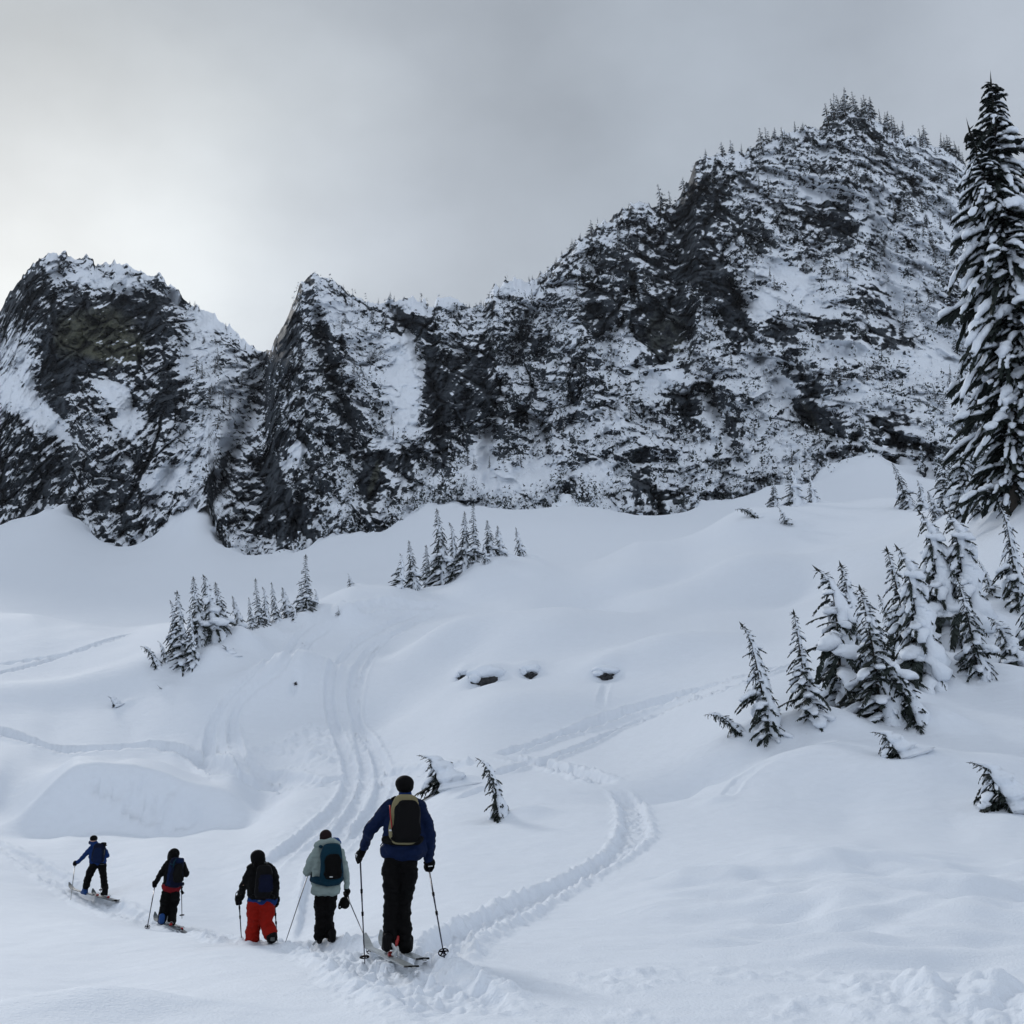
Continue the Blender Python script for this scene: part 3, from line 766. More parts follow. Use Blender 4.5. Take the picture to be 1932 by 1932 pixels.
class Geo:
    def __init__(self):
        self.v = []; self.f = []
    def tri_strip(self, pts_l, pts_r):
        b = len(self.v)
        for a, c in zip(pts_l, pts_r):
            self.v.append(a); self.v.append(c)
        for i in range(len(pts_l) - 1):
            self.f.append((b + 2 * i, b + 2 * i + 1, b + 2 * i + 3, b + 2 * i + 2))
    def leaf(self, p, q, w, up):
        """flat needle spray from p to q: pointed both ends, bent a little"""
        d = q - p; s = d.cross(up)
        if s.length < 1e-6: s = Vector((1, 0, 0))
        s = s.normalized() * w
        m = p + d * 0.45 + up * (0.05 * d.length)
        b = len(self.v)
        self.v += [p, m + s, q, m - s]
        self.f += [(b, b + 1, b + 2), (b, b + 2, b + 3)]
    def tube(self, pts, rads, n=8, flat=None, noise=0.0, rnd=None, cap=True):
        b = len(self.v); k = len(pts)
        for i, (p, r) in enumerate(zip(pts, rads)):
            d = (pts[min(i + 1, k - 1)] - pts[max(i - 1, 0)])
            if d.length < 1e-9: d = Vector((0, 0, 1))
            d.normalize()
            x = d.cross(Vector((0, 0, 1)))
            if x.length < 1e-3: x = Vector((1, 0, 0))
            x.normalize(); y = x.cross(d).normalized()
            for j in range(n):
                a = 2 * math.pi * j / n
                rr_ = r * (1 + (rnd.uniform(-noise, noise) if noise else 0))
                cx, cy = math.cos(a) * rr_, math.sin(a) * rr_
                if flat: cy = cy * (flat[0] if cy > 0 else flat[1])
                self.v.append(p + x * cx + y * cy)
        for i in range(k - 1):
            for j in range(n):
                j2 = (j + 1) % n
                self.f.append((b + i * n + j, b + i * n + j2, b + (i + 1) * n + j2, b + (i + 1) * n + j))
        if cap:
            self.f.append(tuple(b + j for j in reversed(range(n))))
            self.f.append(tuple(b + (k - 1) * n + j for j in range(n)))
    def mesh(self, name, mat, smooth):
        me = bpy.data.meshes.new(name)
        me.from_pydata([tuple(v) for v in self.v], [], self.f)
        me.update()
        me.polygons.foreach_set('use_smooth', np.full(len(me.polygons), smooth))
        me.materials.append(mat)
        return me

# ------------------------------------------------------------------ people, packs, skis and poles
from mathutils import noise as mnoise
K26 = PW / 2622.0
def fabric(name, col, rough=0.75, var=0.25):
    return plain(name, tuple(c * 0.62 for c in col), rough, var=var, scale=14, spec=0.08, bump=0.25)
C = {
 'skin': plain('skin', (0.42, 0.26, 0.20), 0.5, var=.1, scale=20),
 'black': fabric('black_cloth', (0.0035, 0.0035, 0.004)), 'black2': fabric('black_shell', (0.004, 0.004, 0.005), .6),
 'navy': fabric('navy_cloth', (0.006, 0.016, 0.060)), 'blue': fabric('blue_cloth', (0.010, 0.040, 0.17)), 'sage': fabric('sage_cloth', (0.33, 0.415, 0.40)),
 'teal': fabric('teal_cloth', (0.006, 0.040, 0.068)), 'red': fabric('red_cloth', (0.33, 0.012, 0.006)), 'maroon': fabric('maroon_knit', (0.022, 0.012, 0.013)),
 'tan': fabric('tan_cloth', (0.30, 0.265, 0.15)), 'darknavy': fabric('dark_navy_cloth', (0.005, 0.008, 0.028)), 'brightred': fabric('bright_red_cloth', (0.24, 0.012, 0.02)),
 'white': plain('white_plastic', (0.55, 0.57, 0.58), .45), 'redp': plain('red_plastic', (0.30, 0.012, 0.012), .4), 'yellowp': plain('pale_yellow_plastic', (0.38, 0.40, 0.22), .45),
 'bluep': plain('blue_plastic', (0.010, 0.045, 0.16), .55, spec=.12), 'blackp': plain('black_plastic', (0.004, 0.004, 0.0045), .7, spec=.06), 'alu': plain('dark_anodised_shaft', (0.022, 0.024, 0.045), .35, .6),
 'steel': plain('steel', (0.30, 0.31, 0.32), .35, .8), 'topsheet': plain('ski_topsheet', (0.21, 0.235, 0.245), .35, var=.45, scale=9), 'topdark': plain('dark_ski_topsheet', (0.035, 0.05, 0.06), .35, var=.5, scale=9),
 'gray': fabric('grey_cloth', (0.12, 0.13, 0.13)),
}
def add_capsules(bm, chain, n=12):
    for i, (p, r) in enumerate(chain):
        bmesh.ops.create_icosphere(bm, subdivisions=2, radius=r, matrix=Matrix.Translation(p))
        if i:
            q, s = chain[i - 1]
            d = p - q
            if d.length < 1e-4: continue
            m = Matrix.Translation((p + q) / 2) @ d.to_track_quat('Z', 'Y').to_matrix().to_4x4()
            bmesh.ops.create_cone(bm, cap_ends=True, segments=n, radius1=s, radius2=r, depth=d.length, matrix=m)
def solid(name, chains, mat, parent, voxel=0.014, smooth=4, fold=0.0, ffreq=(9, 9, 14), ell=None):
    bm = bmesh.new()
    for ch in chains:
        add_capsules(bm, ch)
    if ell:
        for c, s in ell:
            bmesh.ops.create_icosphere(bm, subdivisions=3, radius=1.0, matrix=Matrix.Translation(c) @ Matrix.Diagonal((*s, 1)))
    me = bpy.data.meshes.new(name + '_tmp'); bm.to_mesh(me); bm.free()
    o = bpy.data.objects.new(name, me); COL.objects.link(o)
    md = o.modifiers.new('r', 'REMESH'); md.mode = 'VOXEL'; md.voxel_size = voxel
    if smooth:
        sm_ = o.modifiers.new('s', 'SMOOTH'); sm_.iterations = smooth; sm_.factor = 0.5
    dg = bpy.context.evaluated_depsgraph_get()
    nm = bpy.data.meshes.new_from_object(o.evaluated_get(dg))
    o.modifiers.clear(); o.data = nm; bpy.data.meshes.remove(me)
    nm.name = name
    if fold:
        for v in nm.vertices:
            c = v.co
            q = Vector((c.x * ffreq[0], c.y * ffreq[1], c.z * ffreq[2]))
            k = mnoise.noise(q) + 0.6 * mnoise.noise(q * 2.1)
            v.co = c + v.normal * (fold * k)
    nm.polygons.foreach_set('use_smooth', np.ones(len(nm.polygons), bool))
    nm.materials.clear(); nm.materials.append(mat)
    if parent is not None:
        o.parent = parent
        o.matrix_parent_inverse = Matrix.Translation(-Vector(parent.location))
    return o
def raw(name, geo, mat, parent, smooth=True):
    o = bpy.data.objects.new(name, geo.mesh(name, mat, smooth)); link(o, parent)
    if parent is not None:
        o.parent = parent; o.matrix_parent_inverse = Matrix.Translation(-world_loc(parent))
    return o
def world_loc(o):
    v = Vector((0, 0, 0))
    while o is not None:
        if o.type == 'EMPTY': v += Vector(o.location)
        o = o.parent
    return v
def rbox(name, center, size, mat, parent, R=None, bev=0.3, taper=None, seg=3):
    """rounded box of its own orientation; taper=(top scale x, top scale y)"""
    bm = bmesh.new()
    bmesh.ops.create_cube(bm, size=1.0)
    for v in bm.verts:
        s = Vector(size)
        if taper and v.co.z > 0: s = Vector((s.x * taper[0], s.y * taper[1], s.z))
        v.co = Vector((v.co.x * s.x, v.co.y * s.y, v.co.z * s.z))
    bmesh.ops.bevel(bm, geom=bm.edges[:], offset=bev * min(size), segments=seg, profile=0.6, affect='EDGES')
    me = bpy.data.meshes.new(name)
    mt = Matrix.Translation(center) @ ((R or Matrix.Identity(3)).to_4x4())
    bm.transform(mt); bm.to_mesh(me); bm.free()
    me.polygons.foreach_set('use_smooth', np.ones(len(me.polygons), bool))
    me.materials.append(mat)
    o = bpy.data.objects.new(name, me); link(o, parent)
    if parent is not None: o.matrix_parent_inverse = Matrix.Translation(-world_loc(parent))
    return o
def soft(name, center, size, mat, parent, R=None, e=0.5, taper=(0.85, 0.85), wr=0.012, nu=30, nv=20):
    """stuffed fabric bag: rounded-box body with slack folds"""
    g = Geo(); R = R or Matrix.Identity(3)
    sp = lambda a, p_: math.copysign(abs(a) ** p_, a)
    for i in range(nv + 1):
        v = -math.pi / 2 + math.pi * i / nv
        for j in range(nu):
            u = 2 * math.pi * j / nu
            x = sp(math.cos(v), e) * sp(math.cos(u), e); y = sp(math.cos(v), e) * sp(math.sin(u), e); z = sp(math.sin(v), e)
            k = 0.5 * (z + 1)
            x *= 1 + (taper[0] - 1) * k; y *= 1 + (taper[1] - 1) * k
            n_ = mnoise.noise(Vector((x * 2.2 + center[0] * 9, y * 2.2, z * 3.1))) + .5 * mnoise.noise(Vector((x * 5, y * 5 + center[0], z * 7)))
            f_ = 1 + wr / min(size) * n_ * 2
            g.v.append(Vector(center) + R @ Vector((x * size[0] / 2 * f_, y * size[1] / 2 * f_, z * size[2] / 2)))
    for i in range(nv):
        for j in range(nu):
            j2 = (j + 1) % nu
            g.f.append((i * nu + j, i * nu + j2, (i + 1) * nu + j2, (i + 1) * nu + j))
    return raw(name, g, mat, parent)
def tubeobj(name, pts, rads, mat, parent, n=10):
    g = Geo(); g.tube([Vector(p) for p in pts], rads, n)
    return raw(name, g, mat, parent)

def ski(tip, tail, label, top, width=0.105, tailcol='blackp', binding=True, name='ski', lift=0.03):
    d = (tip - tail); Ln = d.length; f = d.normalized()
    s = f.cross(Vector((0, 0, 1))).normalized(); u = s.cross(f).normalized()
    # the ski has pressed its own bed into the loose snow
    mk_ = (np.abs(gx - (tip.x + tail.x) / 2) < 1.6) & (np.abs(gy - (tip.y + tail.y) / 2) < 2.2)
    xx, yy = gx[mk_] - tail.x, gy[mk_] - tail.y
    l2 = d.x * d.x + d.y * d.y
    tt_ = (xx * d.x + yy * d.y) / l2
    tc_ = np.clip(tt_, -0.03, 1.03)
    ds_ = np.hypot(xx - tc_ * d.x, yy - tc_ * d.y)
    zl = tail.z + d.z * tc_ + lift * 0.75
    ww = 1 - sstep(width * 0.9, width * 2.6, ds_)
    zz = Ground.Z[mk_]
    Ground.Z[mk_] = np.where(zz > zl, zz * (1 - ww) + zl * ww, zz)
    root = empty(name, tail + d * 0.45); tag(root, label, 'ski')
    def body(t0, t1, mat, nm, extra=0.0):
        g = Geo(); n = 26; b = 0
        for i in range(n):
            t = t0 + (t1 - t0) * i / (n - 1)
            w = width * (0.5 + 0.10 * abs(2 * t - 0.95) ** 2)
            if t > 0.90: w *= math.sqrt(max(0.02, 1 - ((t - 0.90) / 0.102) ** 2))
            if t < 0.03: w *= 0.82 + 6 * t
            up = 0.16 * max(0, (t - 0.86) / 0.14) ** 2 + 0.02 * max(0, (0.08 - t) / 0.08) ** 2 + lift
            c = tail + d * t + u * up
            th = 0.012 + 0.012 * (1 - abs(2 * t - 1)) + extra
            for (a, hgt) in ((-1, 0), (-0.93, th), (0.93, th), (1, 0)):
                g.v.append(c + s * (w * a) + u * hgt)
        for i in range(n - 1):
            for j in range(4):
                j2 = (j + 1) % 4
                g.f.append((i * 4 + j, i * 4 + j2, (i + 1) * 4 + j2, (i + 1) * 4 + j))
        g.f.append((3, 2, 1, 0)); e = (n - 1) * 4; g.f.append((e, e + 1, e + 2, e + 3))
        return raw(nm, g, mat, root, False)
    body(0.055, 1.0, top, 'ski_body')
    body(0.0, 0.055, C[tailcol], 'tail_end', 0.002)
    Rm = Matrix((s, f, u)).transposed()
    clip = rbox('skin_clip', tail + f * 0.0 + u * (lift + 0.012), (0.035, 0.05, 0.02), C['steel'], root, Rm)
    if binding:
        c = tail + d * 0.42 + u * (lift + 0.045)
        rbox('heel_binding', c - f * 0.17, (0.06, 0.09, 0.05), C['redp'], root, Rm)
        rbox('toe_binding', c + f * 0.16, (0.07, 0.08, 0.035), C['steel'], root, Rm)
        g = Geo(); cc = c - f * 0.24
        g.tube([cc + s * (0.04 * math.cos(a)) + u * (0.01 + 0.045 * math.sin(a)) for a in np.linspace(0, math.pi, 9)], [0.006] * 9, 6)
        raw('climbing_bar', g, C['steel'], root)
    return root, f, s, u
def pole(top, tip, label, col='alu', grip=True, basket=True, levers=True, strap=True, r=0.0085):
    d = tip - top; Ln = d.length; f = d.normalized()
    root = empty('ski_pole', tip); tag(root, label, 'ski pole')
    ps = [top + d * t for t in (0.08, 0.45, 0.452, 0.80, 1.0)]
    tubeobj('shaft', ps, [r, r, r * .85, r * .8, r * .55], C[col], root, 8)
    tubeobj('grip', [top - f * 0.015, top, top + f * 0.06, top + f * 0.115, top + f * 0.125], [0.012, 0.021, 0.0165, 0.018, 0.011], C['blackp'], root, 10)
    if levers:
        for t in (0.36, 0.56):
            tubeobj('clamp', [top + d * t - f * 0.022, top + d * t + f * 0.022], [0.0155, 0.0135], C['blackp'], root, 8)
    if basket:
        b = tip - f * 0.075
        g = Geo()
        x = f.cross(Vector((0, 1, 0))).normalized(); y = f.cross(x)
        ring = [b + x * (0.05 * math.cos(a)) + y * (0.05 * math.sin(a)) for a in np.linspace(0, 2 * math.pi, 15)]
        g.tube(ring, [0.0065] * 15, 6, cap=False)
        for k in range(5):
            a = k * 2 * math.pi / 5
            g.tube([b - f * 0.012, b + x * (0.05 * math.cos(a)) + y * (0.05 * math.sin(a))], [0.012, 0.006], 6)
        raw('basket', g, C['blackp'], root)
    if strap:
        g = Geo(); x = f.cross(Vector((0, 1, 0))).normalized()
        pts_ = [top + x * (-0.015 - 0.035 * math.sin(a)) - f * (0.07 * math.cos(a) - 0.07) * 1.0 for a in np.linspace(0, math.pi, 9)]
        g.tube(pts_, [0.006] * 9, 5)
        raw('strap', g, C['blackp'], root)
    return root
def glove(name, c, wrist, axis, mat, parent, sc=1.0, side=1, voxel=0.008, open_=False):
    """a gloved fist closed on a shaft through c along axis; four fingers and a thumb, unequal"""
    ax = axis.normalized(); w = (wrist - c); w = (w - ax * w.dot(ax) * 0.3).normalized()
    o_ = ax.cross(w).normalized() * side
    ch = []
    palm = c + w * 0.030 * sc + o_ * 0.028 * sc
    ch.append([(wrist, 0.036 * sc), (palm + ax * 0.012, 0.034 * sc), (palm - ax * 0.012, 0.033 * sc)])
    for i, ln in enumerate((0.92, 1.0, 0.96, 0.78)):
        b = c + ax * ((i - 1.5) * 0.0245 * sc)
        pr = 0.030 * sc
        k0 = b + o_ * 0.040 * sc + w * 0.012 * sc
        k1 = b + o_ * 0.020 * sc - w * pr * 1.05 * ln
        k2 = b - o_ * 0.024 * sc - w * pr * 0.75 * ln
        k3 = b - o_ * 0.026 * sc + w * 0.012 * sc * ln
        ch.append([(k0, .0125 * sc), (k1, .0115 * sc), (k2, .0108 * sc), (k3, .0098 * sc)])
    t0 = palm - ax * 0.035 * sc
    ch.append([(t0, .014 * sc), (c - ax * 0.052 * sc - o_ * 0.004 * sc + w * .018 * sc, .0125 * sc), (c - ax * 0.040 * sc - o_ * 0.032 * sc + w * .004 * sc, .011 * sc)])
    return solid(name, ch, mat, parent, voxel, 2)
def boot(name, ankle, sole, f, parent, cuff, shell, trim=None, sc=1.0, voxel=0.012, toe=0.20):
    s = f.cross(Vector((0, 0, 1))).normalized()
    heel = sole - f * 0.08 * sc + Vector((0, 0, 0.045 * sc)); tp = sole + f * toe * sc + Vector((0, 0, 0.040 * sc))
    o = solid(name, [[(ankle, 0.066 * sc), (sole + Vector((0, 0, 0.15 * sc)) - f * 0.03 * sc, 0.060 * sc), (heel, 0.048 * sc)],
                     [(heel, 0.046 * sc), (sole + f * 0.08 * sc + Vector((0, 0, .05 * sc)), 0.050 * sc), (tp, 0.042 * sc)],
                     [(sole + Vector((0, 0, 0.14 * sc)), 0.055 * sc), (sole + f * 0.10 * sc + Vector((0, 0, .07 * sc)), 0.047 * sc)]], shell, parent, voxel, 2)
    solid('boot_cuff', [[(ankle + (sole - ankle) * 0.05, 0.072 * sc), (ankle + (sole - ankle) * 0.45 - f * .008, 0.066 * sc)]], cuff, o, voxel, 2).matrix_parent_inverse = Matrix.Translation(-world_loc(o))
    R3 = Matrix((s, f, Vector((0, 0, 1)))).transposed()
    rbox('boot_sole', sole + f * 0.06 * sc + Vector((0, 0, 0.012 * sc)), (0.085 * sc, 0.31 * sc, 0.022 * sc), C['blackp'], o, R3)
    if trim:
        for k, (h_, m_, off) in enumerate(trim):
            rbox('buckle', sole + Vector((0, 0, h_)) - f * off, (0.085 * sc, 0.05 * sc, 0.02 * sc), m_, o, R3 @ Matrix.Rotation(.25 * (1 if k % 2 else -1), 3, 'Y'))
    return o
def head(J, c, rad, look, parent, voxel=0.010):
    """skull, jaw, nose, ears; look = facing direction"""
    f = look.normalized(); s = f.cross(Vector((0, 0, 1))).normalized(); u = Vector((0, 0, 1))
    ch = [[(c + u * rad * .18 - f * rad * .12, rad * .86), (c + u * rad * .12 + f * rad * .12, rad * .82)], [(c - u * rad * .45 + f * rad * .25, rad * .55), (c - u * rad * .85 + f * rad * .38, rad * .34)],
          [(c - u * rad * .05 + f * rad * .92, rad * .09), (c - u * rad * .25 + f * rad * 1.08, rad * .13)], [(c - u * rad * .05 + s * rad * .80, rad * .13), (c - u * rad * .3 + s * rad * .82, rad * .10)],
          [(c - u * rad * .05 - s * rad * .80, rad * .13), (c - u * rad * .3 - s * rad * .82, rad * .10)], [(c - u * rad * .4 - f * rad * .1, rad * .50), (c - u * rad * 1.6 - f * rad * .15, rad * .52)]]
    return ch

class Person:
    def __init__(self, feet, label, Ymean=None):
        self.fg = [G(x * K26, y * K26, 7, 45) for x, y in feet]
        self.Y = Ymean or sum(g.y for g in self.fg) / len(self.fg)
        self.fg = [P(x * K26, y * K26, min(max(g.y, self.Y - .12), self.Y + .12)) for (x, y), g in zip(feet, self.fg)]
        base = sum(self.fg, Vector()) / len(self.fg)
        self.root = empty('person', base); tag(self.root, label, 'person', 'ski tourers walking in a line')
        self.body = []
        self.m = self.Y / (2622.0 / (2 * math.tan(FOV / 2)))      # metres per picture pixel here
    def J(self, x, y, dy=0.0):
        return P(x * K26, y * K26, self.Y + dy)
    def chain(self, lst, k=1.0):
        return [(self.J(x, y, dy), r * k) for x, y, dy, r in lst]
    def make_body(self, chains, voxel):
        return solid('body', chains, C['skin'], self.root, voxel, 2)

# ---- nearest: navy jacket, tan and black pack -----------------------------------------------------------------
p = Person([(989, 2468), (1045, 2469)], 'person in navy jacket and black trousers striding uphill on skis, planting both poles')
J = p.J
arms = [[(1003, 2063, 0, .084), (975, 2092, .02, .082), (948, 2124, .05, .074), (938, 2148, .18, .058), (932, 2170, .26, .050)],
        [(1072, 2066, 0, .086), (1090, 2104, .0, .080), (1101, 2140, .02, .072), (1100, 2172, .09, .060), (1097, 2198, .15, .054)]]
torso = [[(1012, 2062, 0, .080), (1006, 2110, 0, .100), (1004, 2150, 0, .112), (1004, 2180, 0, .118)], [(1037, 2052, 0, .085), (1038, 2110, .02, .115), (1037, 2182, .02, .125)], [(1063, 2062, 0, .082), (1067, 2110, 0, .102), (1066, 2150, 0, .112), (1064, 2180, 0, .116)],
         [(1003, 2062, 0, .078), (1037, 2050, 0, .075), (1072, 2066, 0, .08)]]
legs = [[(1006, 2192, 0, .106), (1003, 2240, .01, .110), (1004, 2300, .02, .090), (1001, 2335, .0, .082), (998, 2372, -.02, .086), (998, 2412, -.03, .078)],
        [(1046, 2194, 0, .104), (1044, 2240, .03, .106), (1034, 2300, .08, .088), (1034, 2340, .05, .082), (1035, 2385, .03, .082), (1037, 2425, .02, .076)]]
look = Vector((0.45, 1, 0))
hc = J(1037, 2012)
hch = head(J, hc, .112, look, p.root)
p.make_body(hch + [p.chain(c, .82) for c in arms + torso + legs], .014)
solid('jacket', [p.chain(c) for c in arms + torso] + [p.chain([(1003, 2176, 0, .128), (1064, 2176, 0, .126)]), p.chain([(1008, 2176, -.04, .12), (1060, 2176, -.04, .12)])], C['navy'], p.root, .011, 3, fold=.016, ffreq=(8, 8, 15))
solid('trousers', [p.chain(c) for c in legs] + [p.chain([(1006, 2196, 0, .105), (1046, 2196, 0, .105)])], C['black'], p.root, .011, 3, fold=.022, ffreq=(6, 6, 14))
solid('neck_gaiter', [[(J(1037, 2030), .072), (J(1038, 2042), .080)]], C['blue'], p.root, .01, 2)
cap = solid('cap', [], C['black'], p.root, .009, 2, ell=[(J(1036, 2006), (.106, .122, .090)), (J(1037, 2014, -.015), (.098, .104, .080))])
rbox('visor', J(1055, 2004, .03), (.12, .12, .03), C['black2'], cap, Matrix.Rotation(.25, 3, 'Y') @ Matrix.Rotation(-.5, 3, 'Z'))
s1 = [ski(G(934.5 * K26, 2441 * K26, 7, 30), G(1059 * K26, 2509 * K26, 7, 30), 'pale grey ski under the left boot of the person in navy jacket', C['topsheet'], lift=.09),
      ski(G(974 * K26, 2437 * K26, 7, 30), G(1087 * K26, 2486 * K26, 7, 30), 'pale grey ski under the right boot of the person in navy jacket', C['topsheet'], lift=.09)]
fdir = s1[0][1]
g0, g1 = p.fg
boot('boot', J(998, 2405, -.03), g0 + Vector((0, 0, .12)) + fdir * .02, fdir, p.root, C['black'], C['blackp'], [(.05, C['yellowp'], .10), (.10, C['white'], .088), (.17, C['bluep'], .085), (.24, C['white'], .085)], .92)
boot('boot', J(1037, 2425, .02), g1 + Vector((0, 0, .12)) + fdir * .02, fdir, p.root, C['black'], C['blackp'], [(.05, C['white'], .10), (.11, C['steel'], .088), (.18, C['redp'], .085), (.25, C['white'], .085)], .92)
solid('boot_tongue', [[(J(1018, 2400, -.02), .030), (J(1013, 2418, -.05), .026)]], C['redp'], p.root, .008, 2)
solid('boot_buckles', [[(J(1004, 2418, -.10), .016), (J(1013, 2432, -.08), .020), (J(1006, 2444, -.10), .018)], [(J(1018, 2425, -.05), .014), (J(1020, 2446, -.05), .018)]], C['white'], p.root, .007, 1)
hl, hr = J(922, 2192, .30), J(1097, 2217, .18)
tl = G(934 * K26, 2468 * K26, 7, 30); tr = G(1138 * K26, 2453 * K26, 7, 30)
glove('glove', hl, J(931, 2172, .27), (tl - hl), C['black'], p.root, 1.25, 1)
glove('glove', hr, J(1097, 2200, .155), (tr - hr), C['black'], p.root, 1.25, -1)
rbox('cuff_mark', J(913, 2189, .24), (.05, .012, .012), C['white'], p.root, Matrix.Rotation(.5, 3, 'Y'))
rbox('cuff_mark', J(1102, 2218, .12), (.05, .012, .012), C['white'], p.root, Matrix.Rotation(-.1, 3, 'Y'))
pole(hl + (hl - tl).normalized() * .06, tl, 'dark adjustable pole planted by the left hand of the person in navy', r=.0095)
pole(hr + (hr - tr).normalized() * .06, tr, 'dark adjustable pole planted by the right hand of the person in navy', r=.0095)
# pack
def pack_root(x, y, dy, pp, label):
    o = empty('backpack', pp.J(x, y, dy)); tag(o, label, 'backpack'); return o
b = pack_root(1037, 2160, -.16, p, 'tan ski-touring pack with black front pocket worn by the person in navy')
mm_ = p.m
soft('pack_body', J(1036, 2098, -.17), (74 * mm_, .20, 118 * mm_), C['tan'], b, Matrix.Rotation(.02, 3, 'Y'))
fp = soft('front_pocket', J(1042, 2102, -.285), (67 * mm_, .09, 98 * mm_), C['black2'], b)
soft('front_pocket_base', J(1040, 2138, -.26), (70 * mm_, .12, 36 * mm_), C['black'], b)
solid('hip_belt', [p.chain([(986, 2150, -.06, .045), (1005, 2152, -.15, .05), (1037, 2154, -.17, .055), (1068, 2152, -.15, .05), (1076, 2148, -.06, .045)])], C['black'], b, .012, 2)
for xs_ in (1004, 1066):
    solid('shoulder_strap', [p.chain([(xs_, 2046, -.10, .018), (xs_ + (8 if xs_ < 1030 else -6), 2042, -.03, .020), (xs_ + (4 if xs_ < 1030 else -4), 2050, .06, .018)])], C['black'], b, .008, 1)
tubeobj('side_strap', [J(998, 2062, -.22), J(1000, 2090, -.26), J(1004, 2122, -.27)], [.008, .008, .008], C['redp'], b, 6)
tubeobj('side_strap', [J(1070, 2108, -.25), J(1069, 2120, -.26), J(1066, 2132, -.27)], [.008, .008, .008], C['white'], b, 6)
rbox('buckle', J(1000, 2126, -.28), (.035, .015, .018), C['white'], b)
rbox('buckle', J(1072, 2138, -.16), (.016, .014, .02), C['white'], b)
tubeobj('loose_strap', [J(984, 2152, -.08), J(978, 2160, -.08), J(974, 2166, -.06)], [.006, .006, .006], C['black'], b, 6)
g = Geo()
ec = J(1040, 2095, -.338)
q_ = [ec + Vector((math.cos(a) * .021 * (1.1 if k % 2 else .95), 0, math.sin(a) * .019)) for k, a in enumerate(np.linspace(0, 2 * math.pi, 9))]
g.tube(q_, [.0055] * 9, 5, cap=False); raw('emblem', g, C['white'], fp)
rbox('grab_loop', J(1040, 2036, -.12), (.09, .02, .02), C['black'], b)

# ---- second: sage jacket, teal pack ---------------------------------------------------------------------------
p = Person([(816, 2419), (850, 2416)], 'person in sage green hooded jacket, dark beanie and black trousers seen from behind')
J = p.J
arms = [[(812, 2180, 0, .085), (799, 2205, .0, .092), (788, 2230, .03, .080), (790, 2232, .16, .062), (797, 2222, .30, .05)],
        [(869, 2182, 0, .080), (879, 2212, .0, .072), (887, 2242, .03, .060), (888, 2262, .06, .050), (887, 2276, .08, .046)]]
torso = [[(818, 2178, 0, .085), (815, 2230, 0, .105), (814, 2276, 0, .105)], [(838, 2170, .0, .09), (836, 2230, 0, .13), (835, 2276, 0, .12)], [(862, 2178, 0, .085), (860, 2230, 0, .105), (855, 2276, 0, .102)]]
legs = [[(822, 2287, 0, .098), (821, 2320, .0, .108), (822, 2352, .02, .086), (819, 2375, .0, .088), (818, 2400, .0, .082)],
        [(848, 2287, 0, .096), (845, 2320, .02, .104), (839, 2350, .06, .086), (843, 2375, .04, .088), (846, 2398, .04, .084)]]
look = Vector((-.1, 1, -.2))
hch = head(J, J(834, 2142), .10, look, p.root)
p.make_body(hch + [p.chain(c, .8) for c in arms + torso + legs], .016)
solid('jacket', [p.chain(c) for c in arms + torso] + [p.chain([(814, 2277, .0, .115), (856, 2277, .0, .11)]), p.chain([(816, 2277, -.06, .11), (854, 2277, -.06, .11)])], C['sage'], p.root, .013, 3, fold=.016, ffreq=(9, 9, 13))
solid('hood', [p.chain([(812, 2164, .0, .06), (826, 2158, -.05, .07), (848, 2156, -.05, .075), (864, 2160, 0, .055)]), p.chain([(838, 2150, .03, .075), (838, 2160, -.03, .08)])], C['sage'], p.root, .013, 3, fold=.006)
solid('trousers', [p.chain(c) for c in legs], C['black'], p.root, .013, 3, fold=.022, ffreq=(6, 6, 15))
solid('beanie', [], C['maroon'], p.root, .011, 2, ell=[(J(834, 2140), (.098, .105, .098)), (J(834, 2147), (.10, .106, .06))])
solid('goggles', [p.chain([(855, 2148, .02, .028), (864, 2150, .0, .034), (870, 2158, .02, .03)])], C['bluep'], p.root, .010, 2)
f2 = Vector((-.30, 1, 0)).normalized()
boot('boot', J(818, 2398), p.fg[0] + Vector((0, 0, .02)), f2, p.root, C['black'], C['blackp'], [(.09, C['steel'], .10)], 1.0, .014)
boot('boot', J(846, 2397, .04), p.fg[1] + Vector((0, 0, .02)), f2, p.root, C['black'], C['blackp'], [(.12, C['steel'], .10)], 1.0, .014)
rbox('boot_lever', J(806, 2414, -.03), (.03, .05, .09), C['steel'], p.root, Matrix.Rotation(.7, 3, 'Y'))
hl, hr = J(791, 2232, .28), J(886, 2288, .10)
tl = G(731 * K26, 2413 * K26, 7, 40); tr = G(950 * K26, 2437 * K26, 7, 40)
glove('glove', hl, J(796, 2224, .30), (tl - hl), C['black'], p.root, 1.15, 1, .010)
glove('glove', hr, J(887, 2276, .08), (tr - hr), C['black'], p.root, 1.15, -1, .010)
pole(hl, tl, 'thin dark pole slanting from under the left sleeve of the person in sage', basket=False, levers=False)
pole(hr, tr, 'thin dark pole slanting back from the right hand of the person in sage', levers=False)
mt_ = empty('mitten', J(882, 2311, .06)); tag(mt_, 'big black mittens dangling below the right hand of the person in sage', 'mittens')
solid('mitten_shell', [p.chain([(888, 2296, .08, .04), (884, 2308, .06, .075), (884, 2316, .06, .072)]), p.chain([(880, 2306, .05, .06), (872, 2318, .05, .042), (870, 2324, .05, .03)])], C['black'], mt_, .012, 3)
rbox('mitten_label', J(871, 2322, .0), (.014, .008, .014), C['white'], mt_)
b = pack_root(849, 2262, -.15, p, 'teal backpack with black front panel on the person in sage')
mm_ = p.m
soft('pack_body', J(849, 2212, -.20), (58 * mm_, .20, 96 * mm_), C['teal'], b, Matrix.Rotation(-.05, 3, 'Y'))
soft('front_panel', J(853, 2219, -.305), (41 * mm_, .06, 58 * mm_), C['black'], b, Matrix.Rotation(-.05, 3, 'Y'))
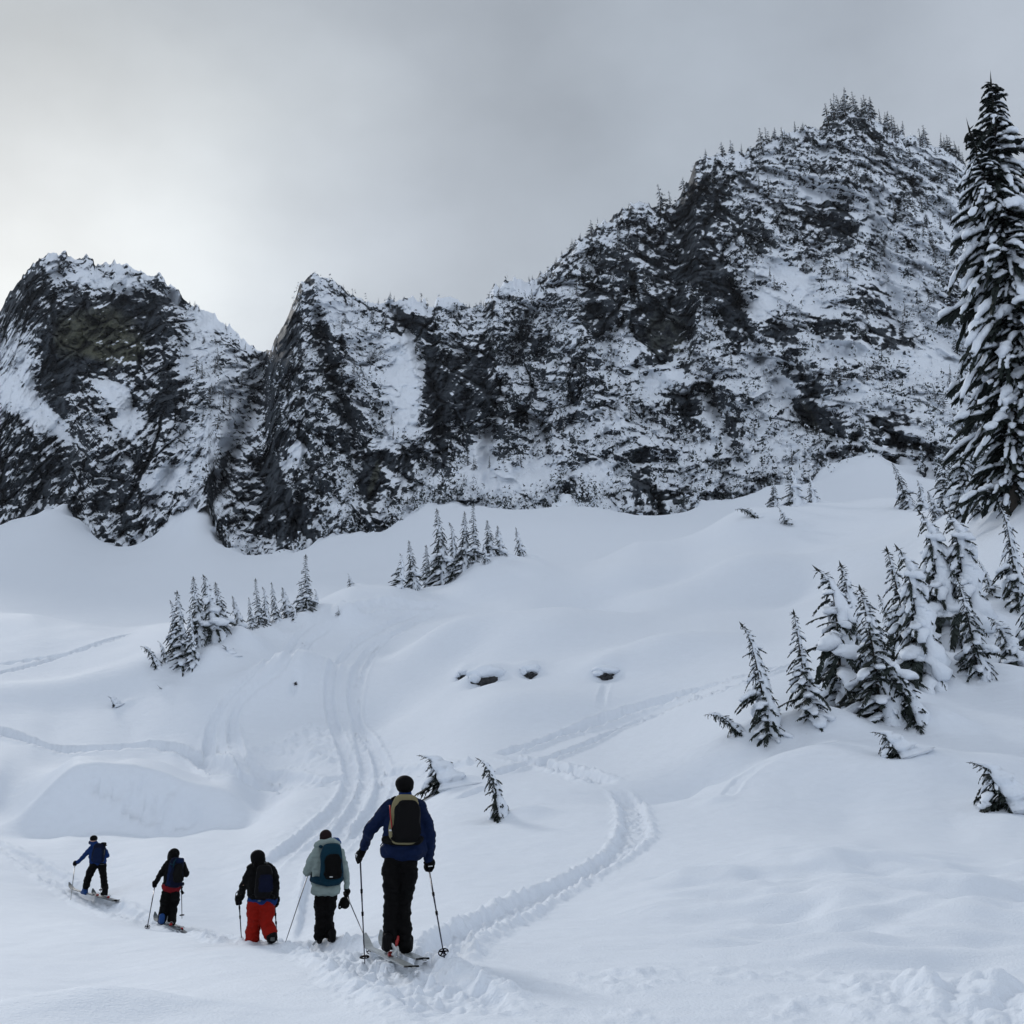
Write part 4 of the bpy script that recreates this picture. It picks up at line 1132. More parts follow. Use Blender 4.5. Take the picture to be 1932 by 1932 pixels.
solid('hip_belt', [p.chain([(800, 2252, -.03, .05), (812, 2254, -.13, .062), (838, 2260, -.20, .06), (864, 2258, -.17, .055), (874, 2250, -.05, .045)])], C['teal'], b, .014, 3)
rbox('emblem', J(848, 2245.5, -.335), (.05, .012, .014), C['white'], b)
solid('shoulder_strap', [p.chain([(822, 2168, -.10, .03), (818, 2164, .0, .03), (816, 2175, .09, .026)])], C['teal'], b, .012, 2)
solid('shoulder_strap', [p.chain([(868, 2168, -.10, .03), (868, 2166, .0, .03), (868, 2178, .09, .026)])], C['teal'], b, .012, 2)
tubeobj('loose_strap', [J(803, 2216, -.02), J(799, 2232, -.02), J(795, 2250, -.02)], [.018, .017, .012], C['black'], b, 6)

# ---- third: black jacket, red trousers --------------------------------------------------------------------------
p = Person([(647, 2404), (688, 2404)], 'person in black jacket and bright red trousers with a peaked cap')
J = p.J
arms = [[(646, 2224, 0, .085), (634, 2248, .0, .075), (624, 2268, .05, .066), (620, 2284, .12, .056), (617, 2297, .18, .05)],
        [(692, 2228, 0, .085), (702, 2250, .0, .078), (706, 2272, .03, .070), (704, 2290, .08, .06), (703, 2303, .10, .055)]]
torso = [[(652, 2222, 0, .09), (652, 2260, 0, .12), (653, 2298, 0, .115)], [(669, 2216, 0, .095), (671, 2260, 0, .15), (673, 2298, 0, .14)], [(686, 2224, 0, .09), (690, 2260, 0, .12), (692, 2298, 0, .115)]]
legs = [[(655, 2312, 0, .125), (652, 2338, .0, .122), (651, 2360, .02, .108), (648, 2382, .01, .11), (646, 2396, .0, .116), (646, 2406, .0, .112)],
        [(684, 2312, 0, .125), (682, 2338, .0, .118), (682, 2358, .0, .105), (687, 2376, -.10, .104), (693, 2390, -.20, .108)]]
look = Vector((-.75, 1, -.15))
p.make_body(head(J, J(660, 2197), .112, look, p.root) + [p.chain(c, .8) for c in arms + torso + legs], .018)
solid('jacket', [p.chain(c) for c in arms + torso], C['black'], p.root, .015, 3, fold=.018)
solid('jacket_hem', [p.chain([(652, 2306, 0, .116), (692, 2304, 0, .114)]), p.chain([(672, 2306, 0, .14), (673, 2300, 0, .13)])], C['blue'], p.root, .015, 2)
solid('trousers', [p.chain(c) for c in legs] + [p.chain([(655, 2314, 0, .12), (684, 2314, 0, .12)])], C['red'], p.root, .014, 3, fold=.022, ffreq=(6, 6, 13))
solid('collar', [p.chain([(661, 2206, .0, .098), (664, 2214, 0, .11)])], C['black'], p.root, .014, 2)
cap = solid('cap', [], C['black'], p.root, .012, 2, ell=[(J(660, 2193), (.112, .12, .10)), (J(661, 2201), (.112, .115, .085))])
rbox('visor', J(646.5, 2200.5, .04), (.11, .13, .025), C['black2'], cap, Matrix.Rotation(.65, 3, 'Z'))
rbox('cap_patch', J(666, 2193.5, -.115), (.055, .012, .024), C['gray'], cap, Matrix.Rotation(.35, 3, 'Z'))
f3 = Vector((-.45, 1, 0)).normalized()
solid('boot', [p.chain([(693, 2392, -.20, .085), (697, 2401, -.27, .082), (695, 2404, -.12, .07), (693, 2406, .0, .06)])], C['blackp'], p.root, .014, 2)
rbox('boot_heel', J(698, 2405, -.36), (.06, .03, .05), C['gray'], p.root)
hl, hr = J(612, 2305, .22), J(703, 2309, .12)
tl = G(618 * K26, 2401 * K26, 7, 40); tr = G(710 * K26, 2410 * K26, 7, 40)
glove('glove', hl, J(616, 2298, .18), (tl - hl), C['black'], p.root, 1.35, 1, .012)
glove('glove', hr, J(703, 2303, .10), (tr - hr), C['black'], p.root, 1.35, -1, .012)
pole(hl + (hl - tl).normalized() * .13, tl, 'dark pole in the left hand of the person in red trousers', basket=False, r=.011)
pole(hr + (hr - tr).normalized() * .03, tr, 'dark pole in the right hand of the person in red trousers', basket=False, r=.010)
b = pack_root(674, 2300, -.17, p, 'flat black backpack lost against the black jacket above red trousers')
mm_ = p.m
soft('pack_body', J(676, 2258, -.20), (44 * mm_, .18, 78 * mm_), C['black2'], b)
soft('front_panel', J(680, 2262, -.30), (34 * mm_, .05, 40 * mm_), C['darknavy'], b)
rbox('hip_belt', J(673, 2296, -.15), (56 * mm_, .12, 9 * mm_), C['black'], b, None, .45)
rbox('buckle', J(664, 2306.5, -.20), (.045, .02, .025), C['gray'], b)
for x_ in (652, 686):
    solid('shoulder_strap', [p.chain([(x_, 2216, -.12, .026), (x_, 2211, -.02, .028), (x_, 2218, .08, .024)])], C['black2'], b, .012, 2)
rbox('strap_buckle', J(680, 2209, -.06), (.04, .03, .02), C['gray'], b)
tubeobj('loose_strap', [J(686, 2210, -.10), J(693, 2214, -.10), J(698, 2217, -.10)], [.012, .010, .012], C['black2'], b, 6)
tubeobj('loose_strap', [J(643, 2266, -.05), J(640, 2276, -.05), J(638, 2282, -.05)], [.012, .012, .012], C['black2'], b, 6)

# ---- fourth: black with red hem, blue boots ---------------------------------------------------------------------
p = Person([(412, 2374), (437, 2377)], 'person in dark jacket with hood up, red hem and blue boots')
J = p.J
arms = [[(430, 2212, 0, .085), (419, 2228, .0, .075), (409, 2242, .05, .064), (403, 2253, .12, .056), (400, 2260, .15, .05)],
        [(465, 2213, 0, .085), (473, 2228, .0, .074), (477, 2238, .06, .066), (472, 2236, .22, .055), (466, 2232, .32, .05)]]
torso = [[(434, 2210, 0, .09), (434, 2236, 0, .115), (430, 2262, 0, .115)], [(447, 2204, 0, .095), (446, 2236, 0, .14), (440, 2264, 0, .14)], [(461, 2210, 0, .09), (460, 2236, 0, .115), (453, 2262, 0, .11)]]
hem = [[(428, 2270, 0, .125), (452, 2270, 0, .12)], [(430, 2272, -.03, .12), (450, 2272, -.03, .12)]]
legs = [[(427, 2284, 0, .104), (423, 2304, .0, .115), (421, 2322, .03, .10), (417, 2340, .0, .10), (414, 2357, .0, .095)],
        [(449, 2284, 0, .104), (448, 2304, .0, .110), (443, 2322, .05, .096), (442, 2342, .02, .096), (440, 2361, .0, .09)]]
look = Vector((-.6, 1, -.1))
p.make_body(head(J, J(446, 2188), .11, look, p.root) + [p.chain(c, .8) for c in arms + torso + legs], .02)
solid('jacket', [p.chain(c) for c in arms + torso], C['black'], p.root, .016, 3, fold=.018)
solid('hem', [p.chain(c) for c in hem], C['brightred'], p.root, .016, 3, fold=.016)
solid('trousers', [p.chain(c) for c in legs], C['black'], p.root, .016, 3, fold=.018, ffreq=(6, 6, 13))
solid('hood', [p.chain([(446, 2186, -.01, .125), (443, 2188, .05, .12), (445, 2200, .0, .115), (446, 2208, 0, .11)]), p.chain([(435, 2192, .10, .06), (436, 2200, .08, .07)])], C['black'], p.root, .015, 3)
sk = ski(G(395 * K26, 2358 * K26, 7, 45), G(463 * K26, 2388 * K26, 7, 45), 'pale green-grey ski under the left boot of the hooded person', C['topdark'], .11)
f4 = sk[1]; s4 = sk[2]
a4 = sk[0]
off = p.fg[1] - p.fg[0]; off = s4 * off.dot(s4)
if off.length < .12: off = s4 * .2 * (1 if off.dot(s4) >= 0 else -1)
t4, l4 = G(395 * K26, 2358 * K26, 7, 45) + off, G(463 * K26, 2388 * K26, 7, 45) + off
for v_ in (t4, l4): v_.z = float(ground(v_.x, v_.y)) + .01
ski(t4, l4, 'dark ski under the right boot of the hooded person', C['topdark'], .11)
boot('boot', J(414, 2356), p.fg[0] + Vector((0, 0, .06)), f4, p.root, C['bluep'], C['bluep'], [(.12, C['white'], .10)], 1.1, .016)
boot('boot', J(440, 2360), p.fg[1] + Vector((0, 0, .06)), f4, p.root, C['bluep'], C['bluep'], [(.12, C['white'], .10)], 1.1, .016)
hl, hr = J(397, 2265, .18), J(464, 2236, .36)
tl = G(376.5 * K26, 2379 * K26, 7, 45)
glove('glove', hl, J(400, 2259, .15), (tl - hl), C['black'], p.root, 1.35, 1, .013)
pole(hl + (hl - tl).normalized() * .04, tl, 'dark pole planted by the left hand of the hooded person', r=.012, levers=False)
tr = G(470 * K26, 2352 * K26, 7, 45)
glove('glove', hr, J(467, 2232, .32), (tr - hr), C['black'], p.root, 1.35, -1, .013)
pole(hr, J(466, 2352, .5), 'dark pole held in front by the right hand of the hooded person', r=.010, levers=False)
b = pack_root(448, 2268, -.17, p, 'navy backpack with pale teal strap on the hooded person')
mm_ = p.m
soft('pack_body', J(449, 2234, -.21), (38 * mm_, .20, 70 * mm_), C['darknavy'], b, Matrix.Rotation(.06, 3, 'Y'))
soft('side_panel', J(437, 2240, -.24), (15 * mm_, .14, 52 * mm_), C['navy'], b, Matrix.Rotation(.06, 3, 'Y'))
soft('front_panel', J(456, 2236, -.31), (22 * mm_, .05, 44 * mm_), C['black2'], b)
soft('pack_lid', J(461, 2203, -.22), (20 * mm_, .16, 12 * mm_), C['navy'], b)
tubeobj('strap', [J(452, 2199, -.30), J(446, 2206, -.33), J(445, 2214, -.335), J(443, 2222, -.335)], [.016, .016, .014, .010], C['teal'], b, 6)
tubeobj('strap', [J(436, 2211, -.29), J(440, 2214, -.31), J(444, 2212, -.33)], [.012, .012, .010], C['teal'], b, 6)
rbox('hip_belt', J(447, 2264, -.13), (44 * mm_, .16, 9 * mm_), C['darknavy'], b, None, .45)
tubeobj('pole_handle', [J(466, 2270, -.02), J(465, 2282, -.02), J(469, 2289, -.02)], [.03, .03, .034], C['black'], b, 8)

# ---- fifth: blue jacket, blue boots -----------------------------------------------------------------------------
p = Person([(216, 2297), (267, 2301)], 'person in bright blue jacket with goggles bending forward in a wide stride')
J = p.J
arms = [[(234, 2172, 0, .085), (224, 2182, .0, .076), (214, 2193, .04, .064), (204, 2203, .08, .056), (197, 2209, .10, .05)],
        [(264, 2176, 0, .085), (271, 2184, .02, .074), (275, 2191, .08, .066), (270, 2194, .22, .055), (264, 2192, .32, .05)]]
torso = [[(238, 2170, 0.02, .09), (238, 2190, 0, .115), (239, 2206, -.02, .115)], [(250, 2166, .02, .095), (251, 2190, 0, .14), (252, 2206, -.02, .13)], [(261, 2172, .02, .09), (262, 2190, 0, .115), (262, 2206, -.02, .11)]]
legs = [[(241, 2214, 0, .122), (233, 2230, .03, .114), (227, 2244, .06, .10), (223, 2258, .03, .098), (220, 2271, .0, .092)],
        [(261, 2214, 0, .118), (263, 2230, .0, .108), (265, 2246, .0, .094), (267, 2260, -.02, .094), (269, 2273, -.04, .088)]]
look = Vector((-1.0, .8, -.35))
p.make_body(head(J, J(239, 2151), .108, look, p.root) + [p.chain(c, .8) for c in arms + torso + legs], .02)
solid('jacket', [p.chain(c) for c in arms + torso], C['blue'], p.root, .017, 3, fold=.018)
solid('trousers', [p.chain(c) for c in legs] + [p.chain([(240, 2213, 0, .115), (262, 2213, 0, .11)])], C['black'], p.root, .017, 3, fold=.022, ffreq=(6, 6, 13))
solid('neck_gaiter', [p.chain([(238, 2156, .03, .098), (246, 2166, .0, .10)])], C['blue'], p.root, .015, 2)
solid('cap', [], C['black'], p.root, .014, 2, ell=[(J(240, 2147), (.105, .115, .092))])
gg = solid('goggles', [p.chain([(231, 2156, .02, .045), (231, 2158, .08, .05)])], C['blackp'], p.root, .012, 2)
rbox('goggle_lens', J(230.5, 2155, -.02), (.035, .03, .03), C['gray'], gg)
rbox('jacket_hem_tag', J(261, 2213.5, -.13), (.12, .02, .014), C['gray'], p.root)
kt, kl = G(175 * K26, 2277 * K26, 7, 50), G(300 * K26, 2313 * K26, 7, 50)
sk = ski(kt, kl, 'dark ski under the left boot of the person in bright blue', C['topdark'], .12)
f5 = sk[1]
sk2 = ski(G(236 * K26, 2294 * K26, 7, 50), G(301 * K26, 2310 * K26, 7, 50), 'dark ski under the right boot of the person in bright blue', C['topdark'], .12)
boot('boot', J(220, 2270), p.fg[0] + Vector((0, 0, .06)), f5, p.root, C['bluep'], C['bluep'], None, 1.25, .018)
boot('boot', J(269, 2272, -.04), p.fg[1] + Vector((0, 0, .06)), f5, p.root, C['bluep'], C['blackp'], [(.13, C['white'], .11)], 1.2, .018)
hl = J(192, 2212, .12); tl = G(181 * K26, 2304 * K26, 7, 50)
glove('glove', hl, J(197, 2209, .10), (tl - hl), C['black'], p.root, 1.4, 1, .014)
pole(hl + (hl - tl).normalized() * .06, tl, 'pale metal pole planted by the left hand of the person in bright blue', col='steel', r=.013, levers=False, basket=False)
hr = J(262, 2195, .36)
glove('glove', hr, J(264, 2192, .32), Vector((0, .3, -1)), C['black'], p.root, 1.4, -1, .014)
pole(hr, J(258, 2285, .7), 'pole held ahead by the right hand of the person in bright blue', r=.010, levers=False)
b = pack_root(254, 2206, -.17, p, 'dark blue backpack with black lid on the person in bright blue')
mm_ = p.m
soft('pack_body', J(253, 2184, -.20), (33 * mm_, .20, 46 * mm_), C['darknavy'], b, Matrix.Rotation(.04, 3, 'Y'))
soft('back_panel', J(250, 2190, -.28), (24 * mm_, .08, 36 * mm_), C['navy'], b)
soft('pack_lid', J(265, 2162, -.18), (13 * mm_, .16, 10 * mm_), C['black'], b)
rbox('side_strap', J(267, 2182, -.28), (.012, .02, .14), C['gray'], b)
tubeobj('loose_strap', [J(268, 2160, -.2), J(272, 2164, -.2), J(274, 2164, -.2)], [.014, .012, .014], C['black'], b, 6)
# ------------------------------------------------------------------ boulders peeping from under the snow of the bowl
M['rock'] = plain('wet_rock', (0.030, 0.031, 0.034), 0.8, var=.9, scale=3, bump=.6)
def lumpy(name, c, size, mat, parent, seed, amp=0.25, fr_=1.6, sub=4):
    bm = bmesh.new(); bmesh.ops.create_icosphere(bm, subdivisions=sub, radius=1.0)
    for v in bm.verts:
        q = v.co * fr_ + Vector((seed * 3.1, seed * 1.7, 0))
        k = 1 + amp * (mnoise.noise(q) + 0.5 * mnoise.noise(q * 2.3))
        v.co = Vector((v.co.x * size[0] * k, v.co.y * size[1] * k, v.co.z * size[2] * k))
    me = bpy.data.meshes.new(name); bm.to_mesh(me); bm.free()
    me.polygons.foreach_set('use_smooth', np.ones(len(me.polygons), bool)); me.materials.append(mat)
    o = link(bpy.data.objects.new(name, me), parent); o.location = c
    return o
def boulder(px, py, w, h, label, seed, cap=True):
    g = G(px, py, 40, 110)
    global_z = Ground.Z
    m = (np.abs(gx - g.x) < 5) & (np.abs(gy - g.y) < 7)
    dx = (gx[m] - g.x); dy = (gy[m] - g.y)
    global_z[m] += -0.9 * h * np.exp(-((dx / (w * .75)) ** 2 + ((dy + .25) / .9) ** 2)) + 0.55 * h * np.exp(-((dx / (w * 1.3)) ** 2 + ((dy - 2.0) / 1.5) ** 2))
    r = empty('boulder', g); tag(r, label, 'boulder', 'boulders under the bowl slope')
    lumpy('rock', Vector((0, .55, -.15)), (w * .72, .5, h * .46), M['rock'], r, seed, .5, 2.4)
    if cap:
        lumpy('snow_cap', Vector((.06, 1.05, h * .42)), (w * 1.05, 1.15, h * .52), M['snow_load'], r, seed + 4, .16, 1.1)
        lumpy('snow_ledge', Vector((-w * .55, .45, h * .12)), (w * .36, .5, h * .34), M['snow_load'], r, seed + 9, .2, 1.3, 3)
boulder(918, 1281, 1.3, 1.1, 'dark boulder in a hollow under a thick overhanging snow lip', 1)
boulder(1000, 1270, .7, .8, 'small rock hole under a snow lip beside the dark boulder', 2)
boulder(1146, 1272, 1.0, .7, 'crescent of rock under a snow lip above a slide mark', 3)
boulder(872, 1275, .55, .6, 'small snow-capped knob next to the dark boulder', 4)
boulder(557, 1287, .3, .5, 'little rock showing on the flank of the rounded snow rib', 5, False)
# ------------------------------------------------------------------ conifers
def foliage_mat(name, c1, c2):
    m, t, b = new_mat(name)
    g = N(t, 'ShaderNodeTexCoord'); oi = N(t, 'ShaderNodeObjectInfo')
    n = N(t, 'ShaderNodeTexNoise'); n.inputs['Scale'].default_value = 2.2; n.inputs['Detail'].default_value = 4
    L(t, g.outputs['Object'], n.inputs['Vector'])
    mx = N(t, 'ShaderNodeMix', data_type='RGBA'); mx.inputs['A'].default_value = (*c1, 1); mx.inputs['B'].default_value = (*c2, 1)
    mr = N(t, 'ShaderNodeMapRange'); mr.inputs['From Min'].default_value = 0.35; mr.inputs['From Max'].default_value = 0.7
    L(t, n.outputs['Fac'], mr.inputs['Value']); L(t, mr.outputs[0], mx.inputs['Factor'])
    L(t, mx.outputs['Result'], b.inputs['Base Color'])
    b.inputs['Roughness'].default_value = 0.7; b.inputs['Specular IOR Level'].default_value = 0.2
    return m
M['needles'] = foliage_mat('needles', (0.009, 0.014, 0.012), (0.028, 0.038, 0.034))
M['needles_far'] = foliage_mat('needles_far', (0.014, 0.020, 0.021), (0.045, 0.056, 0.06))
M['bark'] = plain('bark', (0.045, 0.038, 0.032), 0.9, var=0.4, scale=8, bump=0.5)

def build_tree(H, Rf, nb, seed, bend=0.0, curl=0.0, plaster=0.0, droop=0.7, sprays=12, spray=0.30, snowp=0.85, pad=0.21, low=0.015, pw=1.0, far_=False, spw=0.17, padn=7):
    """H height, Rf(f) crown radius at height fraction f; wind comes from the right (+x), the tip leans to -x"""
    R = random.Random(seed)
    def spine(z):
        f = z / H
        return Vector((-bend * H * f ** 1.8 - curl * H * max(0, f - 0.8) ** 2 * 8, 0.03 * H * math.sin(f * 3 + seed), z - curl * H * max(0, f - 0.88) * 0.9))
    T, F, S = Geo(), Geo(), Geo()
    zs = [H * i / 12 for i in range(13)]
    zs[0] = -0.05 * H
    T.tube([spine(max(z, 0)) + Vector((0, 0, min(z, 0))) for z in zs], [0.022 * H * (1 - 0.96 * (max(z, 0) / H)) * (0.7 if H > 12 else 1) + 0.004 for z in zs], 7)
    for i in range(nb):
        f = low + (0.985 - low) * ((i + R.random()) / nb) ** pw
        z = f * H
        st = spine(z)
        ph = i * 2.39996 + R.uniform(-0.4, 0.4)
        l = max(0.06 * H * 0.4, Rf(f) * R.uniform(0.55, 1.15) * (1 + 0.30 * math.sin(f * 37 + seed * 2.1 + 1.3 * math.sin(ph * 2 + seed))))
        ex = Vector((math.cos(ph), math.sin(ph), 0))
        l *= 1 + 0.22 * math.sin(ph + seed * 1.7 + f * 5)
        if bend or plaster:
            l *= 1.0 - 0.12 * ex.x
        dr = droop * R.uniform(0.45, 1.7)
        lift = 0.22 * sstep(0.75, 1.0, f)
        def at(s):
            return st + ex * (l * s * (1 - 0.16 * s * dr)) + Vector((0, 0, l * (0.10 * s + lift * s - dr * s ** 1.7)))
        nsp = max(3, int(sprays * (0.5 + 0.5 * l / (Rf(0.15) + 1e-6))))
        for k in range(nsp):
            s = 0.12 + 0.88 * (k + R.random() * 0.8) / nsp
            p = at(min(s, 1.0)); tang = (at(min(s + 0.05, 1.05)) - at(s - 0.05)).normalized()
            sl = spray * l * (1.15 - 0.55 * s) * R.uniform(0.7, 1.3) + 0.02 * H * 0.35
            for sd in (-1, 1):
                out_ = tang * R.uniform(0.6, 1.0) + tang.cross(Vector((0, 0, 1))) * sd * R.uniform(0.35, 1.0) + Vector((0, 0, -R.uniform(0.15, 0.8)))
                out_.normalize()
                F.leaf(p, p + out_ * sl, sl * spw * R.uniform(0.7, 1.2), Vector((R.uniform(-.3, .3), R.uniform(-.3, .3), 1)).normalized())
        p = at(0.93); q = at(1.0) + (at(1.0) - at(0.9)).normalized() * spray * l * 0.5
        F.leaf(p, q, spray * l * 0.12, Vector((0, 0, 1)))
        # snow lying along the bough
        pr = snowp * (1.0 if ex.x > -0.3 else 0.75)
        if R.random() < pr and f < 0.96:
          for piece in range(3 if H > 20 else 1):
            w = pad * l * R.uniform(0.55, 1.3) * (1.25 if ex.x > 0 else 0.95) * (0.8 if H > 20 else 1)
            s0 = R.uniform(0.0, 0.3) + 0.28 * piece; s1 = min(1.0, s0 + R.uniform(0.3, 0.75) * (0.6 if H > 20 else 1))
            ns = 6
            pp, rd = [], []
            for k in range(ns):
                u = k / (ns - 1); s = s0 + (s1 - s0) * u
                pp.append(at(s) + Vector((R.uniform(-.12, .12) * w, R.uniform(-.12, .12) * w, w * 0.42)))
                rd.append(w * (0.25 + 0.75 * math.sin(math.pi * (0.14 + 0.80 * u)) ** 0.7) * R.uniform(0.65, 1.3))
            S.tube(pp, rd, padn, flat=(0.75, 0.42), noise=0.24, rnd=R)
    # leader
    top = spine(H)
    for k in range(10 if not far_ else 4):
        a = R.uniform(0, 6.28); z0 = spine(H * R.uniform(0.90, 0.995))
        F.leaf(z0, z0 + Vector((math.cos(a), math.sin(a), R.uniform(-0.2, 0.7))) * (0.035 * H if H < 20 else 0.5), (0.006 * H if H < 20 else 0.07), Vector((0, 0, 1)))
    F.leaf(spine(0.95 * H), top + (top - spine(0.95 * H)) * 0.5, (0.008 * H if H < 20 else 0.08), Vector((0, 1, 0)))
    # wind-packed snow plastered down the right-hand side
    if plaster > 0:
        nzp, nap = 14, 11
        b = len(S.v)
        for i in range(nzp):
            f = 0.97 * (i / (nzp - 1)) * 1.0 + 0.0
            c = spine(f * H)
            r0 = Rf(max(f, 0.06)) * plaster * (1.0 + 0.18 * math.sin(f * 23 + seed)) * (1.0 if f < 0.9 else 0.6)
            if f < 0.12: r0 *= 1.25
            for j in range(nap):
                a = -1.9 + 3.8 * j / (nap - 1) - 0.35
                e = math.cos((a + 0.35) / 1.9 * math.pi / 2) ** 0.5 if abs(a + 0.35) < 1.899 else 0.0
                rj = r0 * (0.12 + 0.88 * e) * R.uniform(0.88, 1.12)
                S.v.append(c + Vector((math.cos(a) * rj, math.sin(a) * rj, R.uniform(-.01, .01) * H - 0.06 * H * e * (1 - f))))
        for i in range(nzp - 1):
            for j in range(nap - 1):
                S.f.append((b + i * nap + j, b + i * nap + j + 1, b + (i + 1) * nap + j + 1, b + (i + 1) * nap + j))
            S.f.append((b + i * nap + nap - 1, b + i * nap, b + (i + 1) * nap, b + (i + 1) * nap + nap - 1))
        S.f.append(tuple(b + (nzp - 1) * nap + j for j in range(nap)))
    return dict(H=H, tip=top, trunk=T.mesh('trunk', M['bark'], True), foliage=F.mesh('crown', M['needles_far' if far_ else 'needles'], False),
                snow=S.mesh('snow_load', M['snow_load'], True))

def cone(r, p=0.85, neck=0.0):
    return lambda f: r * (max(0.0, 1 - f) ** p) * (1 - neck * math.exp(-((f - 0.0) / 0.12) ** 2)) + 0.02 * r
TV = {
 'slim':   build_tree(6.5, cone(1.15, .8, .25), 120, 1, bend=.02, plaster=0.30, droop=.75, sprays=20, spray=.23, snowp=.85),
 'slim2':  build_tree(6.0, cone(1.05, .75, .2), 115, 2, bend=.05, curl=.10, plaster=0.45, droop=.85, sprays=20, spray=.23, snowp=.8),
 'full':   build_tree(7.0, cone(1.65, .85, .15), 150, 3, bend=.03, plaster=0.40, droop=.8, sprays=22, spray=.22, snowp=.85, pad=.19),
 'full2':  build_tree(7.0, cone(1.55, .8, .1), 150, 4, bend=.06, curl=.06, plaster=0.62, droop=.85, sprays=22, spray=.22, snowp=.9),
 'small':  build_tree(3.0, cone(.75, .8, .1), 70, 5, bend=.06, curl=.15, plaster=0.45, droop=.7, sprays=16, snowp=.75, spray=.28),
 'drape':  build_tree(2.2, cone(.66, .55, .0), 120, 6, bend=.16, curl=.35, plaster=1.10, droop=.8, sprays=16, snowp=.35, spray=.32),
 'bent':   build_tree(2.6, cone(.52, .45, .0), 120, 7, bend=.22, curl=.30, plaster=0.62, droop=.75, sprays=16, snowp=.35, spray=.34),
 'spire':  build_tree(7.5, cone(1.2, .9, .2), 120, 8, bend=.0, plaster=0.22, droop=.55, sprays=18, spray=.24, snowp=.8),
 'full3':  build_tree(6.5, cone(1.75, .7, .1), 130, 21, bend=.05, curl=.12, plaster=0.55, droop=1.0, sprays=22, spray=.22, snowp=.95, pad=.25),
 'full4':  build_tree(6.0, cone(1.5, 1.0, .05), 140, 22, bend=.08, plaster=0.75, droop=.9, sprays=22, spray=.2, snowp=.9, pad=.23),
 'slim3':  build_tree(6.2, cone(1.2, .65, .2), 100, 23, bend=.07, curl=.2, plaster=0.6, droop=1.0, sprays=20, spray=.24, snowp=.85, pad=.26),
 'tiny':   build_tree(1.2, cone(.30, .7, .0), 26, 9, bend=.08, curl=.1, plaster=.2, droop=.5, sprays=7, snowp=.4, spray=.45),
}
def tall_r(f):
    return float(np.interp(f, [0, .1, .2, .35, .48, .58, .68, .8, .9, .96, 1], [2.4, 2.7, 2.7, 3.0, 3.7, 3.8, 3.1, 2.4, 1.6, .8, .14]))
TV['tall'] = build_tree(33.0, tall_r, 560, 10, bend=.005, plaster=0.0, droop=.68, sprays=42, spray=.13, snowp=.97, pad=.11, low=.03, pw=1.08, spw=.20, padn=9)
TV['young'] = build_tree(9.5, cone(2.0, .75, .1), 170, 12, bend=.02, plaster=.0, droop=.8, sprays=22, spray=.22, snowp=.95)

WELLS = []
def plant(kind, bx, by, tx, ty, label, group, Y=None, name='hemlock', rz=0.0, sink=0.11):
    alt = {'full': ['full', 'full3', 'full4'], 'full2': ['full2', 'full4', 'full3'], 'slim': ['slim', 'slim3'], 'slim2': ['slim2', 'slim3']}
    d = TV[alt[kind][int(bx * 7 + by) % len(alt[kind])]] if kind in alt and bx > 1440 else TV[kind]
    g = G(bx, by, *(Y if Y else (0, 420)))
    tip = P(tx, ty, g.y)
    h = tip.z - g.z
    dx = tip.x - g.x
    nat = d['tip']
    L0 = math.hypot(nat.x, nat.z); L1 = math.hypot(dx, h)
    sc = L1 / L0
    rot = math.atan2(dx, h) - math.atan2(nat.x, nat.z)
    o = empty(name, (g.x, g.y, g.z - sink * sc * 2.0))
    o.rotation_euler = (0, rot, rz)
    o.rotation_mode = 'ZYX' if False else 'XYZ'
    wd = 1.0 if kind == 'tall' else (1.32 if bx > 1400 else (1.05 if by == 1546 else (1.5 if by == 1484 else 1.12)))
    wd *= (0.85 + 0.45 * ((bx * 13 + by * 7) % 10) / 10) if kind not in ('tall', 'bent') else 1
    if kind == 'drape': wd *= 1.25
    o.scale = (sc * wd, sc * wd, sc)
    for nm in ('trunk', 'foliage', 'snow'):
        c = bpy.data.objects.new({'trunk': 'trunk', 'foliage': 'crown', 'snow': 'snow_load'}[nm], d[nm])
        link(c, o)
        if nm == 'snow': c['kind'] = 'stuff'
    tag(o, label, 'tree', group)
    WELLS.append((g.x, g.y, sc * d['H']))
    return o
KN = 'hemlocks in the thicket on the left knoll'
lk = 'slender snow-laden hemlock in the dark thicket on the left knoll'
lr = 'slim snow-laden hemlock in the row running up from the left thicket'
for k, bx, by, tx, ty, lb in [
    ('bent', 300, 1258, 268, 1214, 'small hemlock bowed far over at the thicket foot, snow along its back'),
    ('small', 318, 1248, 297, 1206, 'small tilted hemlock beside the bowed one at the thicket foot'),
    ('slim2', 330, 1240, 322, 1130, lk), ('slim', 345, 1262, 337, 1112, lk), ('full', 380, 1225, 366, 1085, lk), ('slim', 363, 1266, 360, 1140, lk),
    ('full2', 408, 1215, 387, 1080, 'broad hemlock with a hooked drooping tip on the left knoll'), ('full', 428, 1212, 408, 1096, lk), ('full2', 458, 1204, 438, 1122, 'stout hemlock with thick white right flank at the end of the thicket'),
    ('drape', 436, 1240, 425, 1214, 'tiny dark hemlock poking out of the snow below the thicket'),
    ('slim', 476, 1185, 470, 1126, lr), ('spire', 492, 1187, 483, 1090, lr), ('slim2', 503, 1178, 497, 1106, lr), ('slim', 524, 1180, 513, 1097, lr), ('full2', 545, 1172, 534, 1106, lr), ('small', 557, 1174, 552, 1136, 'short hemlock in front of the row running up from the thicket'),
    ('small', 566, 1158, 565, 1092, lr), ('spire', 580, 1157, 578, 1045, 'tall pointed hemlock at the top end of the row on the knoll'), ('small', 598, 1157, 594, 1108, lr)]:
    plant(k, bx, by, tx, ty, lb, KN, (70, 120))
plant('tiny', 640, 1158, 638, 1140, 'tiny lone sapling on the snow above the left row of hemlocks', None, (80, 125))
